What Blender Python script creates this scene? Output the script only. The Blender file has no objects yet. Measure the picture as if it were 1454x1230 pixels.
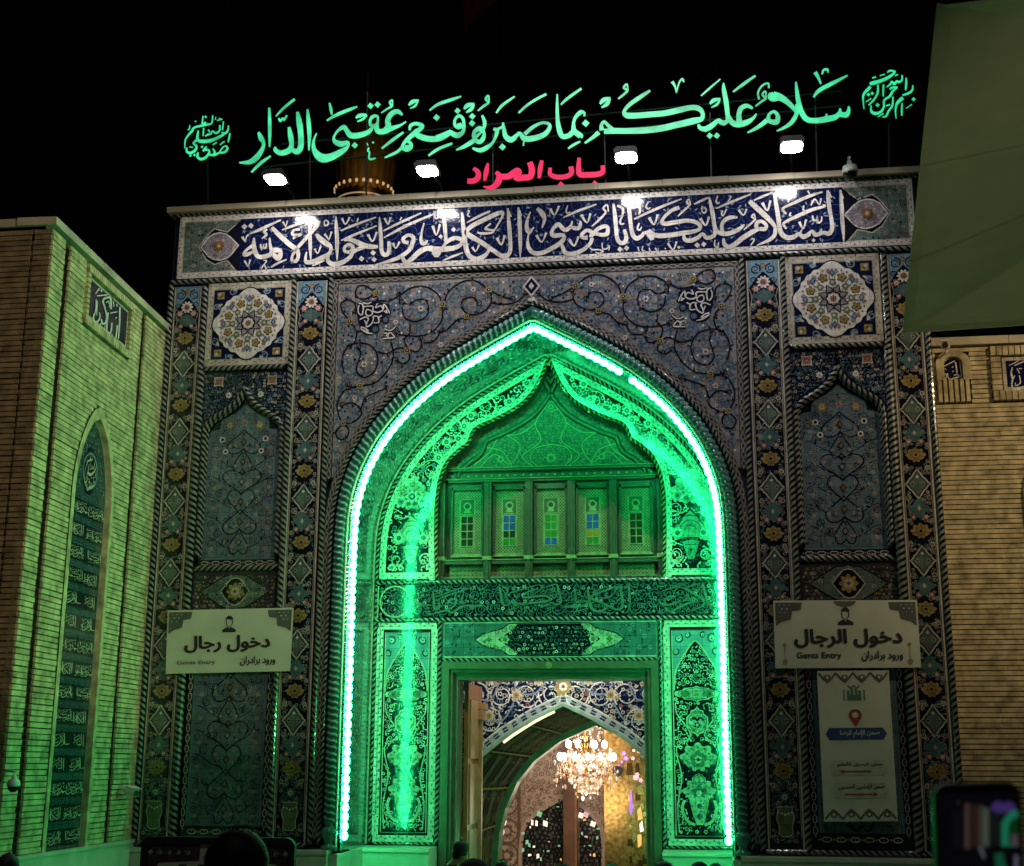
import bpy, math, random, unicodedata
from math import sin, cos, pi, radians, sqrt, atan2, floor, hypot
from mathutils import Vector, Matrix
S = bpy.context.scene
COL = S.collection

# ------------------------------------------------------------------ camera
F = 1922.206                                    # focal length in photo pixels (photo 1454 x 1230)
PIT, YAW, ROL = radians(13.75178), radians(-8.29990), radians(0.30276)
CP = Vector((2.93643, -22.5, 2.1))
DD = Vector((sin(YAW)*cos(PIT), cos(YAW)*cos(PIT), sin(PIT)))
r0 = Vector((cos(YAW), -sin(YAW), 0)); u0 = r0.cross(DD)
RR = r0*cos(ROL) + u0*sin(ROL); UU = -r0*sin(ROL) + u0*cos(ROL)
cam = bpy.data.cameras.new('camera'); cam.sensor_fit = 'HORIZONTAL'; cam.sensor_width = 36
cam.lens = 36*F/1454; cam.clip_start = .05; cam.clip_end = 900
cam.dof.use_dof = True; cam.dof.focus_distance = 25; cam.dof.aperture_fstop = 7.5
co = bpy.data.objects.new('camera', cam); COL.objects.link(co); S.camera = co
mw = Matrix((RR, UU, -DD)).transposed().to_4x4(); mw.translation = CP; co.matrix_world = mw

# ------------------------------------------------------------------ night sky, exposure
w = bpy.data.worlds.new('World'); S.world = w; w.use_nodes = True
bg = w.node_tree.nodes['Background']; bg.inputs[0].default_value = (.55, .6, .8, 1); bg.inputs[1].default_value = .0006
S.view_settings.view_transform = 'Standard'; S.view_settings.look = 'None'
S.view_settings.exposure = 0; S.view_settings.gamma = 1
S.cycles.max_bounces = 6; S.cycles.diffuse_bounces = 3; S.cycles.glossy_bounces = 3
S.cycles.sample_clamp_indirect = 4

# ------------------------------------------------------------------ added unseen fill spots for brightness, out of frame behind and beside the camera
def spot(name, loc, aim, power, col, deg, blend, rad=.3):
    l = bpy.data.lights.new(name, 'SPOT'); l.energy = power; l.color = col; l.spot_size = radians(deg); l.spot_blend = blend
    l.shadow_soft_size = rad
    o = bpy.data.objects.new(name, l); COL.objects.link(o); o.location = loc
    o.rotation_euler = (Vector(aim)-Vector(loc)).to_track_quat('-Z', 'Y').to_euler()
    return o
spot('added_upper_fill', (1, -27, 31), (0, 0, 11.4), 13500, (.97, .97, 1), 24, 1)  # added fill for the upper facade
spot('added_facade_fill', (3, -27, 31), (0, 0, 3), 3000, (.95, .98, .85), 60, .8)  # added wide, dim fill for the whole front
spot('added_warm_fill', (13, -20, 8), (-7.2, -2.2, 7.6), 6200, (1, .89, .58), 40, 1)  # added warm fill for the left side wall
spot('added_green_fill', (9.5, -4.6, 3.0), (-6.6, -4.0, 5.6), 3000, (.06, 1, .25), 50, .8)  # added green wash for the near end of the left wall
spot('added_right_wall_fill', (13, -7, 10.5), (9.0, .6, 7.4), 1700, (1, .76, .42), 60, .9)  # added warm fill for the right brick wall

# ------------------------------------------------------------------ unprojection helpers: photo pixel -> point on a real plane
def ray(px, py): return DD + RR*((px-727)/F) + UU*((615-py)/F)
def P(px, py, y=0.):
    v = ray(px, py); return CP + v*((y-CP.y)/v.y)
def PZ(px, py, z):
    v = ray(px, py); return CP + v*((z-CP.z)/v.z)
LA, LB = Vector((-6.46, -5, 0)), Vector((-6.76, 0, 0)); LD = (LB-LA).normalized(); LN = Vector((LD.y, -LD.x, 0))
def PL(px, py, off=0.):                         # side wall of the left building
    v = ray(px, py); t = (LA+LN*off-CP).dot(LN)/v.dot(LN); return CP + v*t

# ------------------------------------------------------------------ materials
MATS = {}
def M(name, col, rough=.5, metal=0, emit=0, var=.2, vs=6, bump=0, bs=30, tile=0, spec=.5, ecol=None, trans=0):
    if name in MATS: return MATS[name]
    m = bpy.data.materials.new(name); m.use_nodes = True; nt = m.node_tree; N = nt.nodes; L = nt.links
    b = N['Principled BSDF']
    b.inputs['Roughness'].default_value = rough; b.inputs['Metallic'].default_value = metal
    b.inputs['Specular IOR Level'].default_value = spec
    tc = N.new('ShaderNodeTexCoord'); nz = N.new('ShaderNodeTexNoise'); nz.inputs['Scale'].default_value = vs
    nz.inputs['Detail'].default_value = 5
    L.new(tc.outputs['Object'], nz.inputs['Vector'])
    mr = N.new('ShaderNodeMapRange'); mr.inputs[1].default_value = .3; mr.inputs[2].default_value = .7
    mr.inputs[3].default_value = 1-var; mr.inputs[4].default_value = 1+var
    L.new(nz.outputs['Fac'], mr.inputs[0])
    mx = N.new('ShaderNodeMix'); mx.data_type = 'RGBA'; mx.blend_type = 'MULTIPLY'; mx.inputs[0].default_value = 1
    mx.inputs[6].default_value = (*col, 1); L.new(mr.outputs[0], mx.inputs[7])
    out = mx.outputs[2]
    if tile:
        sp = N.new('ShaderNodeSeparateXYZ'); cb = N.new('ShaderNodeCombineXYZ'); L.new(tc.outputs['Object'], sp.inputs[0])
        L.new(sp.outputs[0], cb.inputs[0]); L.new(sp.outputs[2], cb.inputs[1])
        br = N.new('ShaderNodeTexBrick'); br.offset = 0; br.inputs['Scale'].default_value = 1
        br.inputs['Brick Width'].default_value = tile; br.inputs['Row Height'].default_value = tile
        br.inputs['Mortar Size'].default_value = .004; br.inputs['Mortar Smooth'].default_value = .3
        br.inputs['Color1'].default_value = (1.1, 1.1, 1.1, 1); br.inputs['Color2'].default_value = (.82, .82, .82, 1)
        br.inputs['Mortar'].default_value = (.4, .4, .4, 1); L.new(cb.outputs[0], br.inputs['Vector'])
        m2 = N.new('ShaderNodeMix'); m2.data_type = 'RGBA'; m2.blend_type = 'MULTIPLY'; m2.inputs[0].default_value = 1
        L.new(out, m2.inputs[6]); L.new(br.outputs['Color'], m2.inputs[7]); out = m2.outputs[2]
    L.new(out, b.inputs['Base Color'])
    if bump:
        bn = N.new('ShaderNodeTexNoise'); bn.inputs['Scale'].default_value = bs; bn.inputs['Detail'].default_value = 3
        L.new(tc.outputs['Object'], bn.inputs['Vector'])
        bu = N.new('ShaderNodeBump'); bu.inputs['Strength'].default_value = bump; bu.inputs['Distance'].default_value = .01
        L.new(bn.outputs['Fac'], bu.inputs['Height']); L.new(bu.outputs[0], b.inputs['Normal'])
    if emit:
        b.inputs['Emission Strength'].default_value = emit
        m3 = N.new('ShaderNodeMix'); m3.data_type = 'RGBA'; m3.blend_type = 'MULTIPLY'; m3.inputs[0].default_value = 1
        m3.inputs[6].default_value = (*(ecol or col), 1); L.new(mr.outputs[0], m3.inputs[7]); L.new(m3.outputs[2], b.inputs['Emission Color'])
    if trans: b.inputs['Transmission Weight'].default_value = trans
    MATS[name] = m
    return m
def T(name, col, **k):                          # glazed tile
    k.setdefault('rough', .11); k.setdefault('bump', .24); k.setdefault('bs', 11); k.setdefault('tile', .2)
    return M(name, col, **k)
navy = T('tile_navy', (.007, .01, .038)); night = T('tile_black', (.007, .008, .018)); blue = T('tile_blue', (.045, .085, .17))
teal = T('tile_teal', (.06, .125, .14)); sky_b = T('tile_sky', (.15, .25, .34)); white = T('tile_white', (.62, .57, .54)); cream = T('tile_cream', (.46, .41, .33))
beige = T('tile_beige', (.33, .29, .24)); pinkb = T('tile_pink_beige', (.235, .215, .215)); yellow = T('tile_yellow', (.3, .21, .075)); dull = T('tile_dull_cream', (.28, .26, .22)); pink = T('tile_pink', (.32, .13, .12))
olive = T('tile_olive', (.12, .15, .075)); greyg = T('tile_grey_green', (.1, .14, .125)); mauve = T('tile_mauve', (.23, .2, .24)); rust = T('tile_rust', (.2, .085, .04))
deep = T('tile_royal', (.005, .008, .048)); pale = T('tile_pale_blue', (.2, .25, .34))
stone = M('stone_beige', (.4, .34, .24), rough=.6, var=.35, vs=1.5, bump=.3, bs=15); marble = M('marble', (.5, .48, .42), rough=.3, var=.2, vs=2.5)
brickm = M('brick_yellow', (.46, .37, .21), rough=.85, var=.5, vs=5, bump=.6, bs=60); brickd = M('brick_shaded', (.21, .14, .07), rough=.85, var=.5, vs=5, bump=.6, bs=60); mortar = M('mortar_dark', (.13, .1, .06), rough=.95, var=.3, vs=20)  # brickd: the yellow brick with the front face's shade put into its colour
wood = M('carved_wood', (.06, .045, .028), rough=.4, var=.3, vs=12, bump=.4, bs=40); woodl = M('wood_light', (.3, .2, .1), rough=.4, var=.3, vs=10); woodd = M('wood_dark', (.02, .012, .008), rough=.45, var=.3, vs=12)
steel = M('steel_dark', (.03, .03, .032), rough=.5, metal=.6); blackp = M('black_plastic', (.008, .008, .009), rough=.35); whitep = M('white_plastic', (.6, .6, .58), rough=.35, var=.06)
gold = M('gold_leaf', (.55, .36, .1), rough=.28, metal=1, var=.25, vs=7, bump=.4, bs=14)
ledm = M('led_glow', (.5, .9, .6), emit=78, ecol=(.016, 1, .27), var=.1); ropet = T('rope_tan', (.165, .17, .14), rough=.35, tile=0); neon = M('sign_green', (.3, .6, .4), rough=.4, emit=.85, ecol=(.012, .78, .33), var=.4, vs=3)
neonr = M('sign_red', (.2, .01, .03), rough=.5, emit=.85, ecol=(.95, .0, .1), var=.15, vs=5)
lampm = M('flood_lens', (.9, .9, .9), emit=110, ecol=(1, .95, .92), var=.03)

# ------------------------------------------------------------------ mesh collector
class MB:
    def __init__(s): s.v = []; s.f = []; s.m = []; s.mats = []; s.k = 0
    def mi(s, m):
        if m not in s.mats: s.mats.append(m)
        return s.mats.index(m)
    def face(s, pts, m):
        n = len(s.v); s.v += [tuple(p) for p in pts]; s.f.append(list(range(n, n+len(pts)))); s.m.append(s.mi(m))
    def grid(s, rows, m, wrap=False, fm=None):
        n = len(s.v); c = len(rows[0])
        for r in rows: s.v += [tuple(p) for p in r]
        i0 = s.mi(m) if m else 0
        for i in range(len(rows)-1):
            for j in range(c if wrap else c-1):
                j2 = (j+1) % c
                s.f.append([n+i*c+j, n+i*c+j2, n+(i+1)*c+j2, n+(i+1)*c+j]); s.m.append(s.mi(fm(i, j)) if fm else i0)
    def box(s, a, b, m):
        x0, y0, z0 = a; x1, y1, z1 = b
        c = [(x0,y0,z0),(x1,y0,z0),(x1,y1,z0),(x0,y1,z0),(x0,y0,z1),(x1,y0,z1),(x1,y1,z1),(x0,y1,z1)]
        n = len(s.v); s.v += c; k = s.mi(m)
        for q in ((0,1,5,4),(1,2,6,5),(2,3,7,6),(3,0,4,7),(4,5,6,7),(3,2,1,0)): s.f.append([n+i for i in q]); s.m.append(k)
    def obox(s, o, ax, ay, az, m):              # oriented box: origin corner and three edge vectors
        o, ax, ay, az = map(Vector, (o, ax, ay, az))
        c = [o, o+ax, o+ax+ay, o+ay, o+az, o+ax+az, o+ax+ay+az, o+ay+az]
        n = len(s.v); s.v += [tuple(p) for p in c]; k = s.mi(m)
        for q in ((0,1,5,4),(1,2,6,5),(2,3,7,6),(3,0,4,7),(4,5,6,7),(3,2,1,0)): s.f.append([n+i for i in q]); s.m.append(k)
    def tube(s, pts, r, m, n=8, cap=True):
        pts = [Vector(p) for p in pts]; rows = []
        rs = r if isinstance(r, (list, tuple)) else [r]*len(pts)
        up = Vector((0, 0, 1))
        for i, p in enumerate(pts):
            d = (pts[min(i+1, len(pts)-1)]-pts[max(i-1, 0)]).normalized()
            a = d.cross(up) if abs(d.z) < .95 else d.cross(Vector((0, 1, 0)))
            a.normalize(); b = d.cross(a)
            rows.append([p+(a*cos(2*pi*j/n)+b*sin(2*pi*j/n))*rs[i] for j in range(n)])
        s.grid(rows, m, True)
        if cap: s.face(rows[0], m); s.face(rows[-1][::-1], m)
    def lathe(s, prof, c, m, n=20, axis=None, fm=None):
        c = Vector(c)
        rows = [[c+Vector((r*cos(2*pi*j/n), r*sin(2*pi*j/n), z)) for j in range(n)] for r, z in prof]
        s.grid(rows, m, True, fm)
    def ball(s, c, r, m, n=10, k=6, sq=(1, 1, 1)):
        c = Vector(c); rows = []
        for i in range(k+1):
            t = pi*i/k
            rows.append([c+Vector((r*sin(t)*cos(2*pi*j/n)*sq[0], r*sin(t)*sin(2*pi*j/n)*sq[1], r*cos(t)*sq[2])) for j in range(n)])
        s.grid(rows, m, True)
    def build(s, name, parent=None, smooth=False):
        me = bpy.data.meshes.new(name); me.from_pydata(s.v, [], s.f)
        for m in s.mats: me.materials.append(m)
        me.polygons.foreach_set('material_index', s.m)
        if smooth: me.polygons.foreach_set('use_smooth', [True]*len(s.f))
        me.update()
        o = bpy.data.objects.new(name, me); COL.objects.link(o)
        if parent: o.parent = parent
        return o
def tag(o, label=None, cat=None, group=None, kind=None):
    if label: o['label'] = label
    if cat: o['category'] = cat
    if group: o['group'] = group
    if kind: o['kind'] = kind
    return o
def thing(name, label, cat, loc=(0, 0, 0), group=None):
    o = bpy.data.objects.new(name, None); COL.objects.link(o); o.location = loc; o.empty_display_size = .2
    bpy.context.view_layer.update()
    return tag(o, label, cat, group)
def under(o, parent):                           # parent a mesh built in world coordinates
    o.parent = parent; o.matrix_parent_inverse = Matrix.Translation(-Vector(parent.location)) if parent.type == 'EMPTY' else Matrix()
    return o

# ------------------------------------------------------------------ painter of flat tile ornament: (u, v) in metres on a wall, layer = height above it
def cr(pts, k=5):                               # Catmull-Rom, any number of channels
    if len(pts) < 3 or k < 2: return pts
    out = []
    for i in range(len(pts)-1):
        a = pts[max(i-1, 0)]; b = pts[i]; c = pts[i+1]; d = pts[min(i+2, len(pts)-1)]
        for j in range(k):
            t = j/k
            out.append(tuple(.5*(2*b[q]+(c[q]-a[q])*t+(2*a[q]-5*b[q]+4*c[q]-d[q])*t*t+(3*b[q]-a[q]-3*c[q]+d[q])*t**3) for q in range(len(b))))
    out.append(tuple(pts[-1])); return out
class Pn(MB):
    def __init__(s, y0=0., sx=1, fmap=None):
        super().__init__(); s.y0 = y0; s.sx = sx
        s.fm_ = fmap or (lambda u, v, h: (s.sx*u, s.y0-h, v))
    def H(s, L):
        s.k += 1; return .002*L + (s.k % 61)*.00002
    def poly(s, pts, m, L=1):
        h = s.H(L); s.face([s.fm_(u, v, h) for u, v in pts], m)
    def slab(s, pts, m, th, side=None):         # panel with real thickness behind its front
        s.face([s.fm_(u, v, 0) for u, v in pts], m)
        n = len(pts)
        for i in range(n):
            a = pts[i]; b = pts[(i+1) % n]
            s.face([s.fm_(*a, 0), s.fm_(*b, 0), s.fm_(*b, -th), s.fm_(*a, -th)], side or m)
    def rect(s, u0, v0, u1, v1, m, L=1): s.poly([(u0, v0), (u1, v0), (u1, v1), (u0, v1)], m, L)
    def strip(s, pts, wd, m, L=1, closed=False, k=1):
        pts = [tuple(p)+((wd,) if len(p) == 2 else ()) for p in pts]
        if k > 1: pts = cr(pts+([pts[0]] if closed else []), k); 
        n = len(pts); h = s.H(L); a = []; b = []
        for i, (x, y, w_) in enumerate(pts):
            p = pts[(i-1) % n if closed else max(i-1, 0)]; q = pts[(i+1) % n if closed else min(i+1, n-1)]
            dx, dy = q[0]-p[0], q[1]-p[1]; l = hypot(dx, dy) or 1; nx, ny = -dy/l*w_/2, dx/l*w_/2
            a.append(s.fm_(x+nx, y+ny, h)); b.append(s.fm_(x-nx, y-ny, h))
        if closed: a.append(a[0]); b.append(b[0])
        s.grid([a, b], m)
    def disc(s, u, v, r, m, L=1, n=10, ry=None):
        s.poly([(u+r*cos(2*pi*i/n), v+(ry or r)*sin(2*pi*i/n)) for i in range(n)], m, L)
    def ring(s, u, v, r, wd, m, L=1, n=12): s.strip([(u+r*cos(2*pi*i/n), v+r*sin(2*pi*i/n)) for i in range(n)], wd, m, L, True)
    def lob(s, u, v, r, n, m, L=1, dep=.3, a0=0., q=4, ry=None):
        N = n*q; s.poly([(u+r*(1-dep+dep*abs(cos(n*t/2)))*cos(t+a0), v+(ry or r)*(1-dep+dep*abs(cos(n*t/2)))*sin(t+a0)) for t in (2*pi*i/N for i in range(N))], m, L)
    def flower(s, u, v, r, n, c1, c2, c3=None, L=2, a0=0.):
        s.lob(u, v, r, n, c1, L, .35, a0); s.disc(u, v, r*.5, c2, L+1, 7)
        if c3: s.disc(u, v, r*.22, c3, L+2, 5)
    def leaf(s, u, v, ang, l, wd, m, L=2, bend=.2):
        c, d = cos(ang), sin(ang); pts = []
        prof = ((0, 0), (.25, .38), (.55, .5), (.8, .28), (1, 0), (.8, -.28), (.55, -.5), (.25, -.38))
        for t, q in prof:
            x = t*l; y = q*wd + bend*l*(t*t)
            pts.append((u+x*c-y*d, v+x*d+y*c))
        s.poly(pts, m, L)
    def curl(s, u, v, r, a, sgn, wd, m, L=1, turns=1.3):
        n = 12 if r < .12 else 24; s.strip([(u+r*(1-.75*t)*cos(a+sgn*2*pi*turns*t), v+r*(1-.75*t)*sin(a+sgn*2*pi*turns*t), wd*(.5+.5*(1-t))) for t in (i/n for i in range(n+1))], wd, m, L)
    def dia(s, u, v, a, b, m, L=1): s.poly([(u-a, v), (u, v-b), (u+a, v), (u, v+b)], m, L)
    def palm(s, u, v, r, m, c2, c3, L=2, up=1):
        pts = []; N = 44
        for i in range(N):
            t = 2*pi*i/N
            rr = r*(.72+.28*abs(cos(4.5*(t-pi/2))))*(1 if sin(t) > -.35 else .72)
            pts.append((u+rr*1.12*cos(t), v+up*rr*sin(t)))
        s.poly(pts, m, L)
        s.lob(u, v, r*.52, 5, c2, L+1, .3, pi/2*up); s.disc(u, v, r*.2, c3, L+2, 6)
        for i in range(7): s.disc(u+r*.72*cos(pi/2+(i-3)*.55), v+up*r*.72*sin(pi/2+(i-3)*.55), r*.07, c2, L+1, 5)
    def scatter(s, inside, bb, d, rng, kinds, L=2, mirror=False):
        u0, v0, u1, v1 = bb; nv = int((v1-v0)/d)+1; nu = int((u1-u0)/d)+1
        for j in range(nv):
            for i in range(nu):
                u = u0+(i+.5*(j % 2)+rng.uniform(-.22, .22))*d; v = v0+(j+rng.uniform(-.22, .22))*d
                if inside(u, v): kinds(s, u, v, d, rng, L)
def K_floral(cf, cl, cc, cv):                   # small flowers, leaves and curls
    def k(s, u, v, d, g, L):
        q = g.random(); a = g.uniform(0, 6.28)
        if q < .38: s.flower(u, v, d*g.uniform(.3, .46), g.choice((5, 6)), g.choice(cf), g.choice(cc), None, L+1, a)
        elif q < .7:
            for e in (0, 2.4): s.leaf(u, v, a+e, d*g.uniform(.45, .7), d*.26, g.choice(cl), L, g.choice((-.3, .3)))
        elif q < .88: s.curl(u, v, d*.45, a, g.choice((-1, 1)), d*.1, g.choice(cv), L)
        else: s.disc(u, v, d*.16, g.choice(cf), L, 6); s.leaf(u+d*.2, v, a, d*.4, d*.2, g.choice(cl), L)
    return k
def K_dense(cf, cl, cc, cv, q1=1.4):            # the same, crowded
    k0 = K_floral(cf, cl, cc, cv)
    return lambda s, u, v, d, g, L: k0(s, u, v, d*q1, g, L)
def inner_detail(p, av, g, cols, L):            # fine curls inside the large pale motifs
    for q in av:
        u, v, ra = q[0], q[1], q[2]; rb = q[3] if len(q) > 3 else q[2]
        p.scatter(lambda x, y: ((x-u)/(ra*.8))**2+((y-v)/(rb*.8))**2 < 1, (u-ra, v-rb, u+ra, v+rb), .062, g, lambda s, x, y, d, gg, l: s.curl(x, y, d*.42, gg.uniform(0, 6), gg.choice((-1, 1)), d*.16, gg.choice(cols), l) if gg.random() < .6 else s.leaf(x, y, gg.uniform(0, 6), d*.6, d*.25, gg.choice(cols), l), L)
def circle_vines(p, inside, bb, d, rng, m, wd, L=1, leafm=None):
    u0, v0, u1, v1 = bb
    for j in range(int((v1-v0)/d)+1):
        for i in range(int((u1-u0)/d)+1):
            u = u0+(i+.5*(j % 2))*d; v = v0+(j+.5)*d
            if inside(u, v):
                p.curl(u, v, d*.52, rng.uniform(0, 6.28), 1 if (i+j) % 2 else -1, wd, m, L, 1.7)
                if leafm:
                    for e in range(5):
                        a = rng.uniform(0, 6.28); p.leaf(u+d*.45*cos(a), v+d*.45*sin(a), a+rng.uniform(-1, 1), d*.2, d*.08, leafm, L+1)
def pip(poly):
    def f(x, y):
        r = False; n = len(poly); j = n-1
        for i in range(n):
            xi, yi = poly[i][0], poly[i][1]; xj, yj = poly[j][0], poly[j][1]
            if (yi > y) != (yj > y) and x < (xj-xi)*(y-yi)/(yj-yi)+xi: r = not r
            j = i
        return r
    return f
def resample(pts, step):
    out = [Vector(pts[0])]; acc = 0; 
    L = [0]
    for a, b in zip(pts, pts[1:]): L.append(L[-1]+(Vector(b)-Vector(a)).length)
    n = max(2, int(round(L[-1]/step))); res = []; k = 0
    for i in range(n+1):
        d = L[-1]*i/n
        while k < len(L)-2 and L[k+1] < d: k += 1
        t = (d-L[k])/((L[k+1]-L[k]) or 1); res.append(Vector(pts[k]).lerp(Vector(pts[k+1]), t))
    return res
def offset(pts, d):                             # offset an open 2D polyline to its left by d
    out = []
    for i in range(len(pts)):
        a = Vector(pts[max(i-1, 0)][:2]); b = Vector(pts[i][:2]); c = Vector(pts[min(i+1, len(pts)-1)][:2])
        t1 = (b-a).normalized() if i else (c-b).normalized(); t2 = (c-b).normalized() if i < len(pts)-1 else t1
        t = (t1+t2).normalized(); n = Vector((-t.y, t.x)); cs = max(.5, n.dot(Vector((-t1.y, t1.x))))
        q = b+n*d/cs; out.append((q.x, q.y))
    return out
def rope(mb, pts, y0, r, sx=1, m1=None, m2=None, pitch=.105, slant=1., flat=1.):  # half-round moulding with real twisted stripes
    m1 = m1 or ropet; m2 = m2 or night
    pts = [Vector(p[:2]) for p in pts]; L = [0]
    for a, b in zip(pts, pts[1:]): L.append(L[-1]+(b-a).length)
    tot = L[-1]; n = max(4, int(tot/(pitch/2))); J = 6
    def at(d):
        d = min(max(d, 0), tot); k = 0
        lo, hi = 0, len(L)-2
        while lo < hi:
            mid = (lo+hi+1)//2
            if L[mid] <= d: lo = mid
            else: hi = mid-1
        k = lo; dv = (pts[k+1]-pts[k]); ln = dv.length or 1; t = dv/ln
        return pts[k]+t*(d-L[k]), t
    rows = []
    for i in range(n+1):
        row = []
        for j in range(J+1):
            p, t = at(tot*i/n+(j/J-.5)*pitch*slant); a = pi*j/J
            q = p+Vector((-t.y, t.x))*r*cos(a); row.append((sx*q.x, y0-r*flat*sin(a), q.y))
        rows.append(row)
    mb.grid(rows, None, False, lambda i, j: m1 if i % 2 else m2)
def lineband(p, pts, wd, m, L=2): p.strip(pts, wd, m, L)
def chain(p, pts, wd, base, ringm, dotm, step=.17, L=1):
    p.strip(pts, wd, base, L)
    rs = resample([tuple(q[:2])+(0,) for q in pts], step)
    for a, b in zip(rs, rs[1:]):
        c = (a+b)/2; d = (b-a).normalized(); n = Vector((-d.y, d.x, 0))
        ov = [c+d*step*.36*cos(t)+n*wd*.36*sin(t) for t in (2*pi*i/10 for i in range(10))]
        p.strip([(q.x, q.y) for q in ov], wd*.16, ringm, L+1, True)
        p.disc(c.x, c.y, wd*.13, dotm, L+1, 5); p.disc(a.x, a.y, wd*.2, mauve, L+1, 6)
def dash(p, pts, wd, base, dk, step=.155, L=1):
    p.strip(pts, wd, base, L)
    rs = resample([tuple(q[:2])+(0,) for q in pts], step)
    for i, (a, b) in enumerate(zip(rs, rs[1:])):
        c = (a+b)/2; d = (b-a).normalized(); n = Vector((-d.y, d.x, 0))
        q = [c-d*step*.22, c+n*wd*.14, c+d*step*.22, c-n*wd*.14]; p.poly([(e.x, e.y) for e in q], mauve, L+1)
        p.disc(a.x+n.x*wd*.32, a.y+n.y*wd*.32, wd*.13, dk, L+1, 5)

# ------------------------------------------------------------------ calligraphy traced as pen strokes (x, y, width) in the pixels of a crop
def strokes(txt):
    for s in txt.replace('\n', ' ').split(';'):
        q = [tuple(float(c) for c in t.split(',')) for t in s.split()]
        if q: yield q
def pen(mb, st, to, m, thick=0, h0=0, side=None, k=6, gap=.0006, fat=1.):  # to(x, y, h) -> point
    n_ = 0
    for q in st:
        h = h0+thick+(n_ % 14)*gap; n_ += 1
        if len(q) == 1:
            x, y, r = q[0]; o = [(x-r, y+r*.1), (x-r*.1, y-r), (x+r, y-r*.1), (x+r*.1, y+r)]
            f = [to(a, b, h) for a, b in o]; mb.face(f, m)
            if thick:
                bk = [to(a, b, h0) for a, b in o]
                for i in range(4): mb.face([f[i], f[(i+1) % 4], bk[(i+1) % 4], bk[i]], side or m)
            continue
        c = cr(q, k if len(q) > 2 else 1); A = []; B = []
        for i, (x, y, wd) in enumerate(c):
            a = c[max(i-1, 0)]; b = c[min(i+1, len(c)-1)]; dx, dy = b[0]-a[0], b[1]-a[1]; l = hypot(dx, dy) or 1
            wd = max(wd, 3)*fat; A.append((x-dy/l*wd/2, y+dx/l*wd/2)); B.append((x+dy/l*wd/2, y-dx/l*wd/2))
        fa = [to(a, b, h) for a, b in A]; fb = [to(a, b, h) for a, b in B]; mb.grid([fa, fb], m)
        if thick:
            ba = [to(a, b, h0) for a, b in A]; bb = [to(a, b, h0) for a, b in B]
            mb.grid([fa, ba], side or m); mb.grid([fb, bb], side or m)
            mb.face([fa[0], fb[0], bb[0], ba[0]], side or m); mb.face([fa[-1], fb[-1], bb[-1], ba[-1]], side or m)
def crop(x0, y0, sc, y): return lambda cx, cy, h: P(x0+cx*sc, y0+cy*sc, y-h)
# Arabic letters shaped into their joined forms, set right to left with Blender's own font
NOJOIN = set('اأإآدذرزوؤةىء')
def shape(t):
    o = []
    for i, c in enumerate(t):
        if not ('\u0621' <= c <= '\u064a' or c in 'پچگی'): o.append(c); continue
        ar = lambda x: '\u0621' <= x <= '\u064a' or x in 'پچگی'
        pv = i > 0 and ar(t[i-1]) and t[i-1] not in NOJOIN and t[i-1] != 'ـ'
        pv = pv or (i > 0 and t[i-1] == 'ـ'); nx = i+1 < len(t) and ar(t[i+1]) and c not in NOJOIN
        if c == 'ـ': o.append(c); continue
        f = ('MEDIAL' if pv and nx else 'FINAL' if pv else 'INITIAL' if nx else 'ISOLATED')
        try: o.append(unicodedata.lookup(unicodedata.name(c)+' '+f+' FORM'))
        except KeyError: o.append(c)
    return ''.join(o[::-1])
def text_polys(t, bold=.0, arabic=True):
    c = bpy.data.curves.new('t', 'FONT'); c.body = shape(t) if arabic else t; c.offset = bold*.3; c.resolution_u = 3
    o = bpy.data.objects.new('t', c); COL.objects.link(o); dg = bpy.context.evaluated_depsgraph_get(); dg.update()
    me = bpy.data.meshes.new_from_object(o.evaluated_get(dg)); vs = [v.co.copy() for v in me.vertices]; fs = [list(p.vertices) for p in me.polygons]
    bpy.data.objects.remove(o); bpy.data.curves.remove(c); bpy.data.meshes.remove(me)
    x0 = min(v.x for v in vs); x1 = max(v.x for v in vs); y0 = min(v.y for v in vs); y1 = max(v.y for v in vs)
    return [((v.x-x0)/(x1-x0), (v.y-y0)/(y1-y0)) for v in vs], fs, (x1-x0, y1-y0)
def text(mb, t, to, m, h, bold=0., arabic=True): # to(s, t, h), s and t in 0..1 of the text's own box
    vs, fs, (tw, th) = text_polys(t, bold, arabic); k = mb.mi(m)
    for q, (dx, dy) in enumerate(((0, 0), (1, 0), (-1, 0), (0, .7), (0, -.7)) if bold else ((0, 0),)):   # heavier strokes
        n = len(mb.v); mb.v += [tuple(to(a+dx*bold*.7/tw, b+dy*bold*.7/th, h+q*.0004)) for a, b in vs]
        for f in fs: mb.f.append([n+i for i in f]); mb.m.append(k)

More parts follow.
